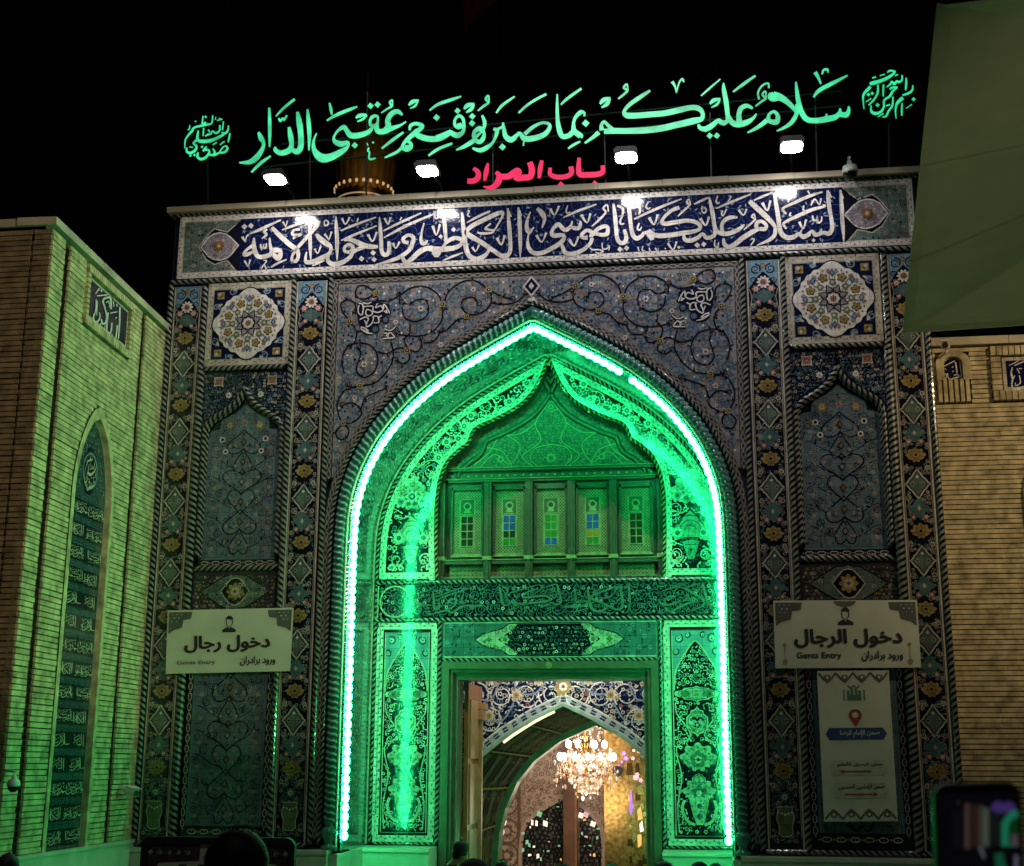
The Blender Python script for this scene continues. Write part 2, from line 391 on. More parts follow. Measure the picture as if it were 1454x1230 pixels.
# ------------------------------------------------------------------ traced writing
G_ = .144429; G3S = .158184
GREEN = [((240, 130, G_), '''880,400,20 905,460,45 930,510,30 915,570,35 860,650,50 790,695,40 690,700,12; 1000,635,15 900,705,28 810,795,16; 985,160,18 990,300,30 990,430,28 988,545,14;
1050,245,10 1120,170,22 1235,75,22; 1080,262,18 1095,290,22 1120,262,16 1130,280,20 1160,235,18; 1180,350,25 1195,440,45 1205,520,40 1180,580,50 1100,605,45 1045,575,35 1050,545,18;
1262,200,22 1280,300,50 1295,420,48 1295,540,50 1265,590,50 1225,580,40 1195,540,20; 1362,175,18 1370,280,35 1380,420,35 1375,580,12'''),
((430, 110, G_), '''135,550,12 105,630,22 115,720,45 180,790,75 270,785,65 380,730,50 440,680,28 440,640,30 380,655,50 320,635,40 305,590,20 340,530,22 400,490,40 430,520,40 470,570,50 550,570,50 640,540,40 680,500,30;
670,480,30 660,430,25 690,385,30 735,385,20 735,440,22 725,490,40 740,530,45 800,530,50 880,500,40 960,470,22 1015,435,12; 670,490,40 730,470,36; 980,370,20 930,335,40 870,360,45 835,420,45 840,480,50 800,525,40; 665,280,32; 735,268,32;
770,350,12 830,310,16 870,285,20 855,245,18 880,225,14 880,290,12; 235,425,14 330,370,28 450,320,28 535,288,16; 262,250,14 275,310,26 285,370,14; 520,400,14 560,375,35 625,365,16; 630,370,14 590,410,22 535,435,12;
1040,275,16 1080,240,35 1140,225,16; 1130,235,14 1105,280,20 1055,305,10; 510,668,32; 1245,325,14 1330,265,26 1460,220,28 1558,187,14; 1315,395,34;
1050,520,20 1060,475,30 1110,455,30 1170,475,40 1150,510,40 1110,540,45 1150,580,50 1240,605,50 1340,600,50 1420,560,45 1460,530,40; 1110,540,45 1050,590,40 1000,640,30 980,690,30 1020,715,30 1060,690,35 1060,650,30 1020,620,25; 1005,690,40 1050,685,40;
985,680,28 930,730,25 860,765,22 805,790,12; 990,540,16 890,610,28 775,700,16; 1235,770,18 1330,705,26 1454,655,22 1468,650,14; 650,690,14 640,720,16 655,740,14 650,790,16 670,805,20 715,795,10; 630,645,8 640,670,8; 690,640,12'''),
((620, 110, G3S), '''0,548,50 60,525,50 120,490,30 150,510,40 190,520,45 235,490,30 245,430,25 235,370,25 200,345,25 165,380,22 165,430,25 200,450,30 235,430,25; 185,435,34 225,425,34; 187,300,28; 245,285,16 280,250,35 340,238,16; 335,245,14 310,285,30 265,315,12;
370,300,12 420,260,20 465,225,18 440,195,20 465,165,16 470,230,12; 320,350,30; 318,412,30; 408,340,18 430,400,30 425,450,25 400,490,20 340,540,30 340,490,30 390,460,40 425,500,25 415,550,35 385,580,35 340,560,35; 350,555,35 300,590,35 240,625,28 175,652,12;
510,460,20 540,480,35 530,530,25 500,590,22 450,630,35 390,655,35 320,635,14; 535,470,25 580,450,20 597,430,20; 595,405,14 605,470,30 620,530,40 670,560,45 720,520,30 745,500,25 790,550,45 880,545,45 970,510,40 1015,450,30 1000,415,25 940,410,22 860,450,28 790,510,30; 785,560,14 778,615,10; 590,625,32;
535,320,14 590,250,22 700,172,14; 735,320,16 800,260,20 880,205,20 985,150,20; 1082,150,12 1082,250,22 1085,370,30 1100,470,40 1130,530,40 1190,520,40 1230,490,40 1290,530,40; 1225,440,25 1240,370,25 1290,315,35 1325,320,20 1325,350,16; 1230,420,25 1235,480,40 1300,520,25 1295,545,15; 1338,412,34;
1115,245,12 1180,185,24 1300,100,18; 1180,640,14 1230,605,22 1290,575,14; 1330,590,16 1400,540,26 1454,490,30'''),
((820, 90, G_), '''220,400,18 260,360,40 325,340,16; 320,350,18 290,400,35 235,435,12; 400,350,14 450,310,20 490,270,20 455,240,20 485,205,16 495,270,14;
715,268,20 620,330,35 520,400,35 460,470,30 480,510,50 560,515,50 700,505,50 860,490,50 1000,460,50 1120,435,45 1190,445,45 1230,490,35 1220,545,40 1150,565,55 1000,600,55 820,640,55 640,660,55 480,665,50 350,665,50 260,670,45; 240,660,45 235,610,30 260,575,25 300,610,30 340,650,40; 215,685,25 150,735,22 70,785,12;
930,180,30 960,230,18 972,290,12; 972,290,12 1000,190,14 1030,155,20 1045,185,14; 1215,320,12 1300,245,18 1405,155,12; 1300,400,18 1340,365,35 1405,348,16; 1400,360,14 1370,405,22 1315,435,10; 1190,600,20 1205,635,35 1260,645,45 1330,610,40 1380,570,30 1420,585,40 1454,590,40; 1300,712,32; 1370,712,32'''),
((1000, 80, .151307), '''0,690,45 60,660,45 130,605,35 160,620,40 200,620,35 220,580,35 205,430,40 185,320,35 180,250,12; 225,560,35 260,620,45 320,640,50 400,620,45 460,580,25 490,540,12; 455,490,18 400,465,35 345,490,40 325,550,40 330,620,50; 270,335,14 370,260,26 480,182,16;
480,470,12 530,430,18 575,395,20 545,360,18 575,330,14 580,400,12; 515,405,18 505,340,16 545,275,16 600,255,16 605,300,14; 600,590,35 610,545,25 655,520,25 690,560,35 680,615,45 630,615,40 590,595,30; 590,600,40 540,640,35 480,680,28 405,718,12;
625,340,30 640,375,85 710,385,60 780,430,45 840,490,35 860,520,25; 860,240,14 870,330,30 885,430,40 910,520,45 960,590,45 1040,605,45 1150,590,50 1230,570,45 1270,530,30 1275,490,15; 870,450,30 865,540,35 820,620,35 750,670,25 680,702,12;
1260,540,40 1330,550,45 1355,510,30 1355,470,15; 1140,580,30 1150,540,12; 1025,385,16 1080,320,32 1200,255,32 1345,180,14; 1040,150,35 1070,200,25 1095,260,14; 1105,170,14 1120,130,18 1155,125,20 1160,155,10''')]
MEDL = [((240, 130, G_), '''560,530,12 575,560,22 550,595,24 500,600,16 530,550,14 560,535,10; 500,600,18 440,625,24 390,620,18; 430,560,12 450,600,20 430,628,20; 370,540,14 350,570,22 385,575,22 395,600,20 360,650,26 310,665,26 280,640,24 285,600,16; 545,490,14 500,525,12; 470,500,14 430,525,12;
600,410,14 590,460,18 580,500,12; 325,545,14; 340,580,14; 585,335,12 575,390,20 540,415,22 520,400,16; 540,420,22 480,455,28 400,485,34 320,490,34 280,470,28 285,400,16 290,385,10; 270,480,26 240,510,18 270,540,22 255,580,26 210,605,26 175,590,22 175,550,14; 340,360,14 335,440,12;
500,330,12 495,385,18 460,410,20 430,390,16 410,415,20 380,425,18 355,440,12; 385,375,14 400,400,16; 535,295,12 525,380,14; 430,235,12 420,310,16 380,325,20 330,335,22 250,355,20 225,390,24 190,430,18 160,480,14 155,560,10; 335,240,12 325,320,14; 360,300,20 345,320,24 320,310,18; 360,250,14;
205,330,10 200,365,14 185,380,10; 260,295,10; 490,265,12 520,275,8 470,285,12; 460,250,8 455,280,8; 210,630,14; 250,625,14; 200,545,12 235,550,12''')]
MEDR = [((1200, 80, .089419), '''670,260,20 710,230,30 790,245,30 740,300,40 660,350,50 540,400,55 430,430,60 390,440,40; 400,480,50 370,520,50 310,580,40 285,660,30 300,840,15; 430,345,22 490,330,28; 550,310,16 630,285,22; 905,300,25 900,380,30 850,410,40 820,395,30 780,440,45 740,400,25 720,440,30 660,490,20;
970,340,20 970,430,35 960,540,20; 790,310,20 840,290,20; 1075,460,20 1065,540,30 1000,590,35 910,620,25; 920,660,55 870,700,55 820,760,40 800,860,25 810,990,12; 905,745,25 900,850,30 900,945,20; 1088,683,34; 965,830,16 1060,765,22; 520,450,25 520,560,35 490,640,30 440,710,30 370,780,22; 610,450,25 605,540,32 605,640,20;
710,530,20 740,500,35 825,495,25 760,550,35 720,620,40 690,650,35 620,700,35 615,800,30 570,880,40 490,910,50 420,880,40 410,780,20; 515,775,36; 650,790,22 715,765,22; 760,640,22 750,780,30 690,870,32 650,950,30 590,965,18; 520,965,16 610,905,22; 370,610,30; 430,590,30; 330,725,16 415,670,22''')]
RED = [((620, 110, G3S), '''330,815,30 370,850,45 370,900,50 330,930,50 275,930,45; 460,770,20 445,850,45 430,930,20; 530,850,30 560,880,50 555,930,60 520,975,50 470,990,30 420,980,12; 560,890,50 640,890,55 690,860,60 720,830,40 740,850,50 720,900,60 780,900,55 840,890,55 855,830,55 835,760,50; 690,890,60 740,890,60;
945,745,30 930,820,45 920,905,25; 1020,810,30 1020,870,40 1080,895,45 1160,890,45 1210,860,45 1205,800,45; 1115,965,32; 1280,720,30 1275,800,45 1285,870,50 1360,875,50 1440,870,50 1490,850,45 1490,790,36; 1420,955,32''')]
BS = .110041
BAND = [((330, 285, BS), '''280,480,20 275,560,45 290,650,55 330,720,50 400,725,50 480,700,50 510,660,50 490,590,35 480,480,20; 265,580,40 190,630,30 150,690,40 180,700,40 250,670,35 290,650,40; 510,640,50 580,640,60 620,660,45 610,720,60 580,740,60 520,690,50; 155,335,38; 240,325,38; 215,430,14 330,385,30 470,320,30 625,250,16;
450,370,20 410,400,30 440,440,28 380,490,14; 125,465,30 160,520,20 170,530,12 180,470,16 210,440,24; 365,560,14 370,610,24 400,600,14 400,560,12 405,610,24 435,600,20 440,550,12; 375,640,10 385,610,14; 510,345,40 600,440,55 720,550,55 830,640,55 850,720,40 820,780,40 770,770,35 780,700,30 840,610,35 920,520,40 1000,430,40 1090,330,40 1120,260,30;
640,380,14 740,340,28 930,275,28; 870,370,28 800,380,30 770,430,30 840,450,40 910,420,20 780,490,22; 650,270,24 680,320,16 690,330,10 710,260,18; 1000,270,45 1000,420,40 1005,600,40 1010,760,14; 1080,430,30 1130,490,60 1220,560,60 1270,600,40 1250,680,40 1150,740,55 1030,790,50 950,790,45 945,720,25 960,660,14;
1190,430,26 1240,500,16 1245,510,10 1280,400,22; 1060,620,24 1100,680,14 1140,590,20; 1190,260,14 1185,310,14 1215,320,22 1240,290,18 1215,255,14 1190,260,12; 1335,205,14 1340,330,40 1350,500,45 1350,650,35 1350,775,12; 1240,700,35 1230,770,45 1290,820,55 1380,810,55 1454,780,50; 500,860,20 580,810,26 700,760,14; 1030,840,18 1100,810,24 1190,770,12;
155,775,24 200,850,16 205,850,10 230,760,20; 400,770,14 440,780,16 390,850,14 370,890,10; 410,830,12 440,885,16'''),
((480, 280, BS), '''80,560,20 150,545,45 240,580,55 340,625,60 430,640,55 515,640,30; 340,640,50 240,680,45 180,720,40; 180,700,45 190,640,40 140,610,35 85,650,35 90,700,35 150,710,40; 190,700,40 160,770,45 80,830,45 0,875,40; 35,435,14 200,365,28 490,260,16; 40,560,14 200,490,28 500,370,16;
50,270,26 95,350,14 150,260,24; 385,480,30 445,570,16 500,450,24; 710,590,26 745,660,14 795,575,24; 600,270,26 645,350,14 680,260,24; 1220,370,30 1268,490,16 1315,350,24; 303,795,38; 453,720,36; 465,805,36; 535,255,14 545,400,40 555,560,45 560,680,45 590,740,50 640,735,45 660,670,45 655,570,35; 260,270,16 245,320,14; 820,260,18 800,300,12;
585,435,14 800,330,28 1075,205,16; 590,525,14 880,370,34 1240,215,18; 960,590,40 970,520,45 910,490,35 845,530,40 850,575,40 910,590,40; 965,570,45 930,670,45 820,760,45 680,820,40 490,870,12; 1110,335,16 1085,430,22 1070,540,35 1090,600,45 1130,590,35 1155,555,12;
830,740,25 845,810,45 890,840,45 960,790,55 1060,700,60 1160,660,55 1250,670,60 1350,675,60 1454,660,55; 1270,690,110 1270,740,90 1270,775,40; 1255,180,12 1250,260,16 1275,275,22 1300,250,18 1270,230,12; 1235,180,10 1235,320,8; 1325,505,26'''),
((610, 275, BS), '''180,260,40 195,400,45 210,610,40; 160,700,20 230,620,40 320,575,45 400,590,45 415,640,40 350,690,50 220,720,55 100,720,55 0,715,55; 420,240,20 430,380,45 450,560,50 470,700,55 510,800,55 600,845,55 700,810,50 760,740,35 740,680,50 600,590,55 500,530,60 480,480,50 560,410,50 720,330,50 870,260,50 940,245,40 935,300,25 880,400,20 830,470,16 740,460,30 720,445,20 790,385,20;
610,500,16 680,515,30 800,505,24 840,470,14; 480,375,14 620,300,28 780,225,20; 490,215,14 510,230,16 490,280,18 525,300,12; 740,680,50 830,740,50 920,800,50 1000,800,50 1040,730,45 1040,600,45 1025,400,45 1010,190,20; 1025,230,20 1050,300,20; 1145,180,20 1160,330,45 1165,500,45 1170,650,40 1170,820,12; 1160,220,20 1185,290,18;
870,570,36 925,660,18 970,540,26; 550,690,28 595,745,14 640,660,22; 310,465,32; 140,555,26; 170,865,16 300,810,26 430,762,14'''),
((740, 270, BS), '''120,280,12 85,370,28 70,470,45 95,540,50 130,520,35 165,480,12; 100,560,18 85,640,25 95,740,45 160,810,50 270,810,50 400,750,50 510,680,50 555,610,45 520,580,45 430,590,50 390,560,40 420,490,40 480,440,45 540,500,50 590,510,50 640,460,30 660,400,15; 590,510,50 650,480,24 680,490,45 740,490,45 765,440,35 760,395,15;
205,235,35 270,300,60 300,380,40 270,490,12; 375,240,34 430,320,16 490,205,26; 775,320,34 850,420,16 895,300,26; 195,580,34 265,670,16 325,550,26; 620,640,36 685,720,18 740,600,26; 545,355,14 730,270,28 970,185,16; 600,200,12 580,270,16 600,300,16 630,280,10;
900,610,45 910,550,45 850,520,40 785,570,40 790,610,40 860,620,40; 915,620,45 890,690,40 800,770,45 680,820,50 580,815,50 540,750,45 525,700,30; 920,580,40 980,510,45 1060,470,45 1115,480,40 1110,560,50 1050,580,45 960,560,40; 910,470,14 1000,390,24 1090,290,22 1060,235,22 1110,190,18 1125,280,14;
1190,175,25 1210,320,45 1225,500,45 1240,620,45 1280,680,50 1340,670,45 1355,600,45 1330,510,35; 1275,765,36; 1360,750,36; 1240,200,25 1310,240,30 1310,310,24 1280,400,22 1290,440,22 1330,430,14; 885,740,12 920,770,16 1000,770,16 1060,790,14 1000,815,14 960,800,12; 1045,680,12 1050,750,14 1100,760,14 1140,720,12 1130,780,12'''),
((860, 265, BS), '''290,200,25 305,320,45 325,500,45 350,620,50 400,670,50 460,640,45 500,590,35; 540,570,60 580,620,90 600,690,40; 500,600,40 560,590,50; 600,620,55 700,635,55 850,625,55 1000,600,50 1130,580,45 1210,550,40 1215,500,45 1160,460,45 1050,440,45 900,460,50 780,480,50 725,460,40 760,390,35 850,310,40 950,270,45;
370,420,20 560,330,28 760,245,28 980,160,14; 560,400,34 625,490,18 670,360,26; 1220,410,36 1290,500,18 1335,390,26; 800,730,28 870,815,14 915,710,22; 930,385,14 1010,310,24 1080,240,22 1045,205,22 1075,165,18 1095,240,14; 350,210,30 430,250,35 440,340,20 420,350,20; 435,470,18 410,540,20 440,560,20 465,520,10; 550,200,16 520,260,18 545,290,18 580,270,10;
1140,230,14 1230,185,28 1330,140,16; 1010,620,30 1020,680,45 1090,700,50 1190,660,45 1250,610,35 1300,660,45 1370,650,45 1410,600,45 1400,480,45 1370,300,45 1335,140,22; 1245,250,12 1245,320,16 1275,340,20 1300,300,18 1270,270,12; 415,780,16 430,830,14; 480,770,14 470,820,14 510,830,12; 560,790,12 575,840,14; 640,790,20 660,835,16; 770,800,12; 1180,755,36; 1265,745,36; 945,785,22'''),
((990, 255, BS), '''215,560,40 250,660,45 330,700,50 430,690,50 540,640,45 610,580,16; 520,490,25 430,490,45 350,530,45 315,600,40 330,690,50; 245,375,14 440,290,28 690,190,16; 730,270,14 840,220,28 970,170,16; 265,210,14 245,280,18 265,310,18 290,290,10; 410,215,14 435,225,16 395,290,12; 330,400,16 315,440,18 335,465,18 380,380,12;
535,390,30 595,460,16 640,380,22; 840,300,36 905,400,18 945,270,26; 600,650,14 670,590,22 740,520,20 705,480,22 735,450,18 755,530,12; 760,620,45 770,560,40 830,540,40 890,590,40 870,640,45 790,640,45 690,690,55 580,760,55 480,840,55 400,870,50 350,830,45 340,760,30; 670,280,45 760,360,60 870,460,60 960,550,50 1005,620,40 1000,710,45 930,780,40 770,850,12;
995,170,30 1015,300,45 1040,450,50 1060,600,50 1090,700,55 1160,750,55 1250,740,50 1310,700,40 1370,740,50 1454,700,50; 230,780,14 225,850,18 265,880,16 275,810,12; 700,760,16 735,780,18 690,850,12'''),
((1070, 250, BS), '''720,740,40 760,710,30 800,760,50 870,740,40 910,730,40 970,745,50 1010,690,50 1010,600,45 985,450,45 965,300,45 955,185,25; 600,740,25 625,690,14; 860,730,30 880,680,14; 970,210,22 1005,280,18; 1120,180,25 1135,350,45 1145,550,45 1155,700,40 1165,845,14; 1130,230,22 1160,290,18;
425,680,22 390,640,28 400,600,30 560,520,40 740,440,40 920,390,24 890,370,14; 420,490,22 380,440,28 390,410,28 560,330,36 720,260,36 890,205,16; 590,590,32 640,680,16 680,560,24; 760,510,18 775,570,26 820,560,16 820,510,14 830,600,24 875,580,20 880,520,14; 740,380,16 790,300,18 850,370,14 870,290,20; 775,830,26;
480,470,16 465,510,18 490,515,14; 650,380,16 640,440,18 670,440,12; 360,230,30 440,270,35 450,340,18; 700,190,20 720,230,16''')]
VINES = '''440,215,9 450,160,9 520,115,9 600,115,9 670,165,9 690,250,9 680,320,9 620,380,9 540,400,9 430,390,9; 455,230,9 470,290,9 530,315,9 590,290,9 610,240,9 590,190,9 540,190,9 500,215,9 455,205,9; 700,220,9 720,150,9 790,90,9 870,75,9 940,115,9 975,170,9 960,230,9 900,270,9 840,270,9 800,230,9 815,185,9 870,175,9 900,210,9; 975,205,9 1040,215,9 1120,200,9 1180,150,9; 960,130,9 1040,170,9 1100,185,9;
300,190,9 380,195,9 440,160,9; 300,150,9 250,110,9 200,110,9 185,160,9 230,185,9 290,160,9; 150,310,9 110,260,9 100,210,9 140,190,9 180,210,9 185,260,9; 150,310,9 190,370,9 180,430,9 150,465,9; 120,620,9 105,540,9 140,460,9 210,440,9 280,460,9 315,530,9 290,610,9 230,640,9 190,600,9 200,550,9 215,500,9 200,465,9; 310,490,9 370,500,9 430,470,9 480,480,9 500,530,9 460,560,9 420,540,9; 500,330,9 500,380,9 470,420,9 490,470,9 540,490,9 570,450,9 560,410,9;
390,430,9 405,520,9 370,600,9 300,670,9 220,690,9 150,700,9 135,680,9; 210,690,9 130,710,9 85,770,9 80,840,9 110,900,9 160,905,9 210,870,9 215,830,9 170,790,9 110,800,9; 215,830,9 240,760,9 300,730,9 370,700,9; 110,910,9 70,960,9 90,1000,9 130,995,9 145,950,9 120,910,9; 660,380,9 720,360,9 770,310,9 830,290,9; 570,440,9 640,430,9 680,370,9'''
KNOT = '''270,290,22 340,310,22 360,400,22 340,520,22; 280,330,20 260,400,20 270,480,20 320,530,20; 350,280,18 440,300,24 520,270,18; 370,360,20 540,350,22 550,440,24 640,470,26 740,420,24 760,310,22 840,420,24 870,490,16; 640,290,20 600,380,24 700,340,20 740,400,18; 800,420,20 820,480,22 760,440,18; 420,420,20 410,500,22 470,540,22 540,490,20 500,430,20 420,410,20;
290,610,20 400,560,22 460,600,22 420,690,24 430,750,22 520,690,24 560,580,22 540,550,20 640,550,20 660,660,22 560,670,18; 720,530,20 640,580,20; 380,620,18 420,700,22; 310,750,20 400,780,24 460,840,20 330,800,24 320,760,18; 330,800,20 420,860,24 540,880,14; 780,790,20 860,820,24 940,790,22 1000,720,12; 760,870,20 850,880,24 890,860,20 960,950,24 830,970,22 740,980,14; 800,930,20 840,900,20 830,960,20'''
KFILL = ((240,270),(560,240),(860,300),(900,500),(760,540),(650,700),(480,880),(320,850),(240,600))
PLQ = '''530,490,20 525,700,20 510,890,16; 497,720,20 490,800,20 475,885,18 440,855,16 430,830,12; 430,690,18 420,790,18 395,825,16 380,800,12; 385,560,18 370,680,20 365,800,14; 420,520,16 415,390,28 370,375,26 320,410,24 340,500,20 365,600,20 350,690,22 310,700,20 300,640,14;
275,560,14 280,620,18 260,665,20 215,680,24 200,620,22 230,530,16 235,400,14; 245,355,14 375,340,16; 225,330,10 270,260,12 265,290,10; 290,280,14 310,300,14; 410,570,14 510,550,14; 450,420,12 455,490,12; 490,450,12 495,490,12; 470,640,12 490,620,14; 360,440,12 390,420,12 400,500,10; 250,420,10 240,600,10; 285,710,14; 345,720,10 340,790,10'''
PRR = '''425,390,20 450,580,18 460,680,12; 360,390,26 385,570,20; 330,600,16 370,590,18 450,610,14 350,640,22 270,660,24 235,620,18 230,565,14; 195,570,18 215,610,18 195,650,20 145,685,16; 130,475,14 350,365,18; 130,410,10 200,350,16 205,370,12; 320,535,14; 190,715,12; 225,715,12; 290,718,14; 300,470,16 320,460,16; 190,490,14 210,510,12'''
PRR2 = '''1270,470,18 1250,560,26 1275,650,28 1305,600,18; 1275,650,22 1260,740,24 1275,810,36 1330,825,42 1400,800,38 1470,780,32 1540,740,26; 1215,440,14 1360,365,18 1340,310,18 1325,340,14; 1295,445,16 1454,375,24 1560,330,16; 1340,490,16 1385,570,18; 1370,490,16 1420,490,14; 1380,600,20 1395,720,18 1320,760,14 1320,710,12; 1430,300,16 1480,290,22; 1480,560,18 1490,700,24'''

# ================================================================== the gateway
rng = random.Random(7)
G = thing('shrine_gateway', 'tall gateway covered in blue floral tiles with a deep green lit pointed arch', 'gateway')
L0 = [(3.13,.92),(3.13,3.),(3.13,5.4),(3.125,5.9),(3.10,6.37),(3.02,6.78),(2.86,7.22),(2.57,7.72),(2.1,8.26),(1.5,8.75),(.75,9.2),(0,9.61)]
def arch(d=0., zb=.92):                         # the pointed arch as one curve, left foot to right foot, d metres outside the light strip
    h = cr(L0[:-1]+[L0[-1]], 6); full = [(-x, z) for x, z in h]+[(x, z) for x, z in h[::-1]][1:]
    o = offset(full, d); o[0] = (o[0][0], zb); o[-1] = (o[-1][0], zb); return o
# core with the arch cut out
mb = MB(); a = arch(.34, -.6); yf = .12
out = [(-6.77,-.6)]+a+[(6.77,-.6),(6.77,12.06),(-6.77,12.06)]
mb.face([(x, yf, z) for x, z in out], T('tile_ground', (.03, .035, .06)))
for x in (-6.77, 6.77): mb.face([(x, yf, -.6), (x, 3.4, -.6), (x, 3.4, 12.06), (x, yf, 12.06)], brickm)
mb.face([(-6.77, yf, 12.06), (6.77, yf, 12.06), (6.77, 3.4, 12.06), (-6.77, 3.4, 12.06)], stone)
mb.face([(-6.77, 3.4, 4.3), (6.77, 3.4, 4.3), (6.77, 3.4, 12.06), (-6.77, 3.4, 12.06)], brickm)
mb.build('wall', G)
mb = MB(); x = -6.86
while x < 6.86:                                 # coping of separate slabs
    l = min(1.15, 6.86-x); mb.box((x+.003, -.13+rng.uniform(0, .006), 12.065), (x+l-.003, .6, 12.175+rng.uniform(-.006, .006)), stone); x += l
mb.build('coping', G)
for s in (-1, 1):
    mb = MB(); x0, x1 = sorted((s*6.8, s*3.34)); mb.box((x0, -.16, -.6), (x1, .11, .66), marble); mb.box((x0-.02, -.2, .66), (x1+.02, .115, .725), marble)
    x0, x1 = sorted((s*3.335, s*2.03)); mb.box((x0, 1.7, -.6), (x1, 2.6, .6), marble); mb.box((x0, 1.66, .6), (x1, 2.6, .66), marble)
    x0, x1 = sorted((s*3.335, s*3.2)); mb.box((x0, .0, -.6), (x1, 1.7, .6), marble); mb.box((x0-.003, -.01, .6), (x1+.003, 1.66, .66), marble)
    mb.build('plinth', G)

# ---- inscription band
p = Pn(0); W6 = 6.64
p.slab([(-W6,10.66),(W6,10.66),(W6,12.06),(-W6,12.06)], deep, .12)
p.rect(-6.52, 10.88, 6.52, 11.9, deep, 1)
circle_vines(p, lambda u, v: True, (-5.3, 10.93, 5.4, 11.8), .36, rng, blue, .012, 2, pale)
ends = [(290,165),(740,165),(690,215),(640,260),(580,245),(545,235),(500,275),(430,370),(480,460),(545,500),(600,480),(640,470),(690,530),(710,555),(290,580)]
lens = [(445,372),(500,300),(540,275),(585,265),(630,275),(665,300),(722,358),(665,430),(630,455),(585,468),(540,460),(500,440)]
def loc(l, k=0):
    q = [P(200+x/5.193, 280+y/5.193, 0) for x, y in l]; return [(v.x, v.z) for v in q]
E0, E1 = loc(ends), loc(lens)
E0 = [(max(-6.53, x), min(11.89, max(10.89, z))) for x, z in E0]
for s in (-1, 1):
    e0 = [(-s*x, z) for x, z in E0]; e1 = [(-s*x, z) for x, z in E1]
    p.rect(min(s*6.52, s*5.42), 10.885, max(s*6.52, s*5.42), 11.895, night, 3)
    p.poly(e0, greyg, 4); p.strip(e0, .022, cream, 5, True); p.poly(e1, mauve, 6); p.strip(e1, .025, white, 7, True)
    f0 = pip(e0); f1 = pip(e1)
    p.scatter(lambda u, v: f0(u, v) and abs(abs(u)-6.0) < .5, (min(s*6.5, s*5.4), 10.93, max(s*6.5, s*5.4), 11.88), .085, rng, K_floral([teal, cream, greyg], [sky_b, olive], [rust, night], [cream]), 5)
    p.scatter(f1, (min(e[0] for e in e1), 11.15, max(e[0] for e in e1), 11.62), .06, rng, K_floral([white, yellow, pale], [cream, blue], [rust], [blue]), 8)
    p.flower(s*5.84, 11.385, .11, 8, rust, yellow, white, 12)
    dash(p, [(s*6.58, 10.78), (s*6.58, 12.0)], .1, white, navy, L=2)
dash(p, [(-6.62, 10.83), (6.62, 10.83)], .1, white, navy, L=6); dash(p, [(-6.62, 11.95), (6.62, 11.95)], .1, white, navy, L=6)
band = p.build('inscription_band', G)
mb = MB(); kk = 0
for (x0, y0, sc), txt in BAND:
    pen(mb, strokes(txt), crop(x0, y0, sc, 0.), white, h0=.014, fat=1.13)
mb.build('lettering', band)

# ---- mouldings on the facade
def mould(name, specs, parent=G):
    m = MB()
    for pts, y0, r, kw in specs: rope(m, pts, y0, r, **kw)
    return m.build(name, parent)
mould('rope_moulding', [([(-6.75, 12.03), (6.75, 12.03)], -.002, .036, {}), ([(-6.75, 10.715), (6.75, 10.715)], -.002, .045, {'pitch': .12})])

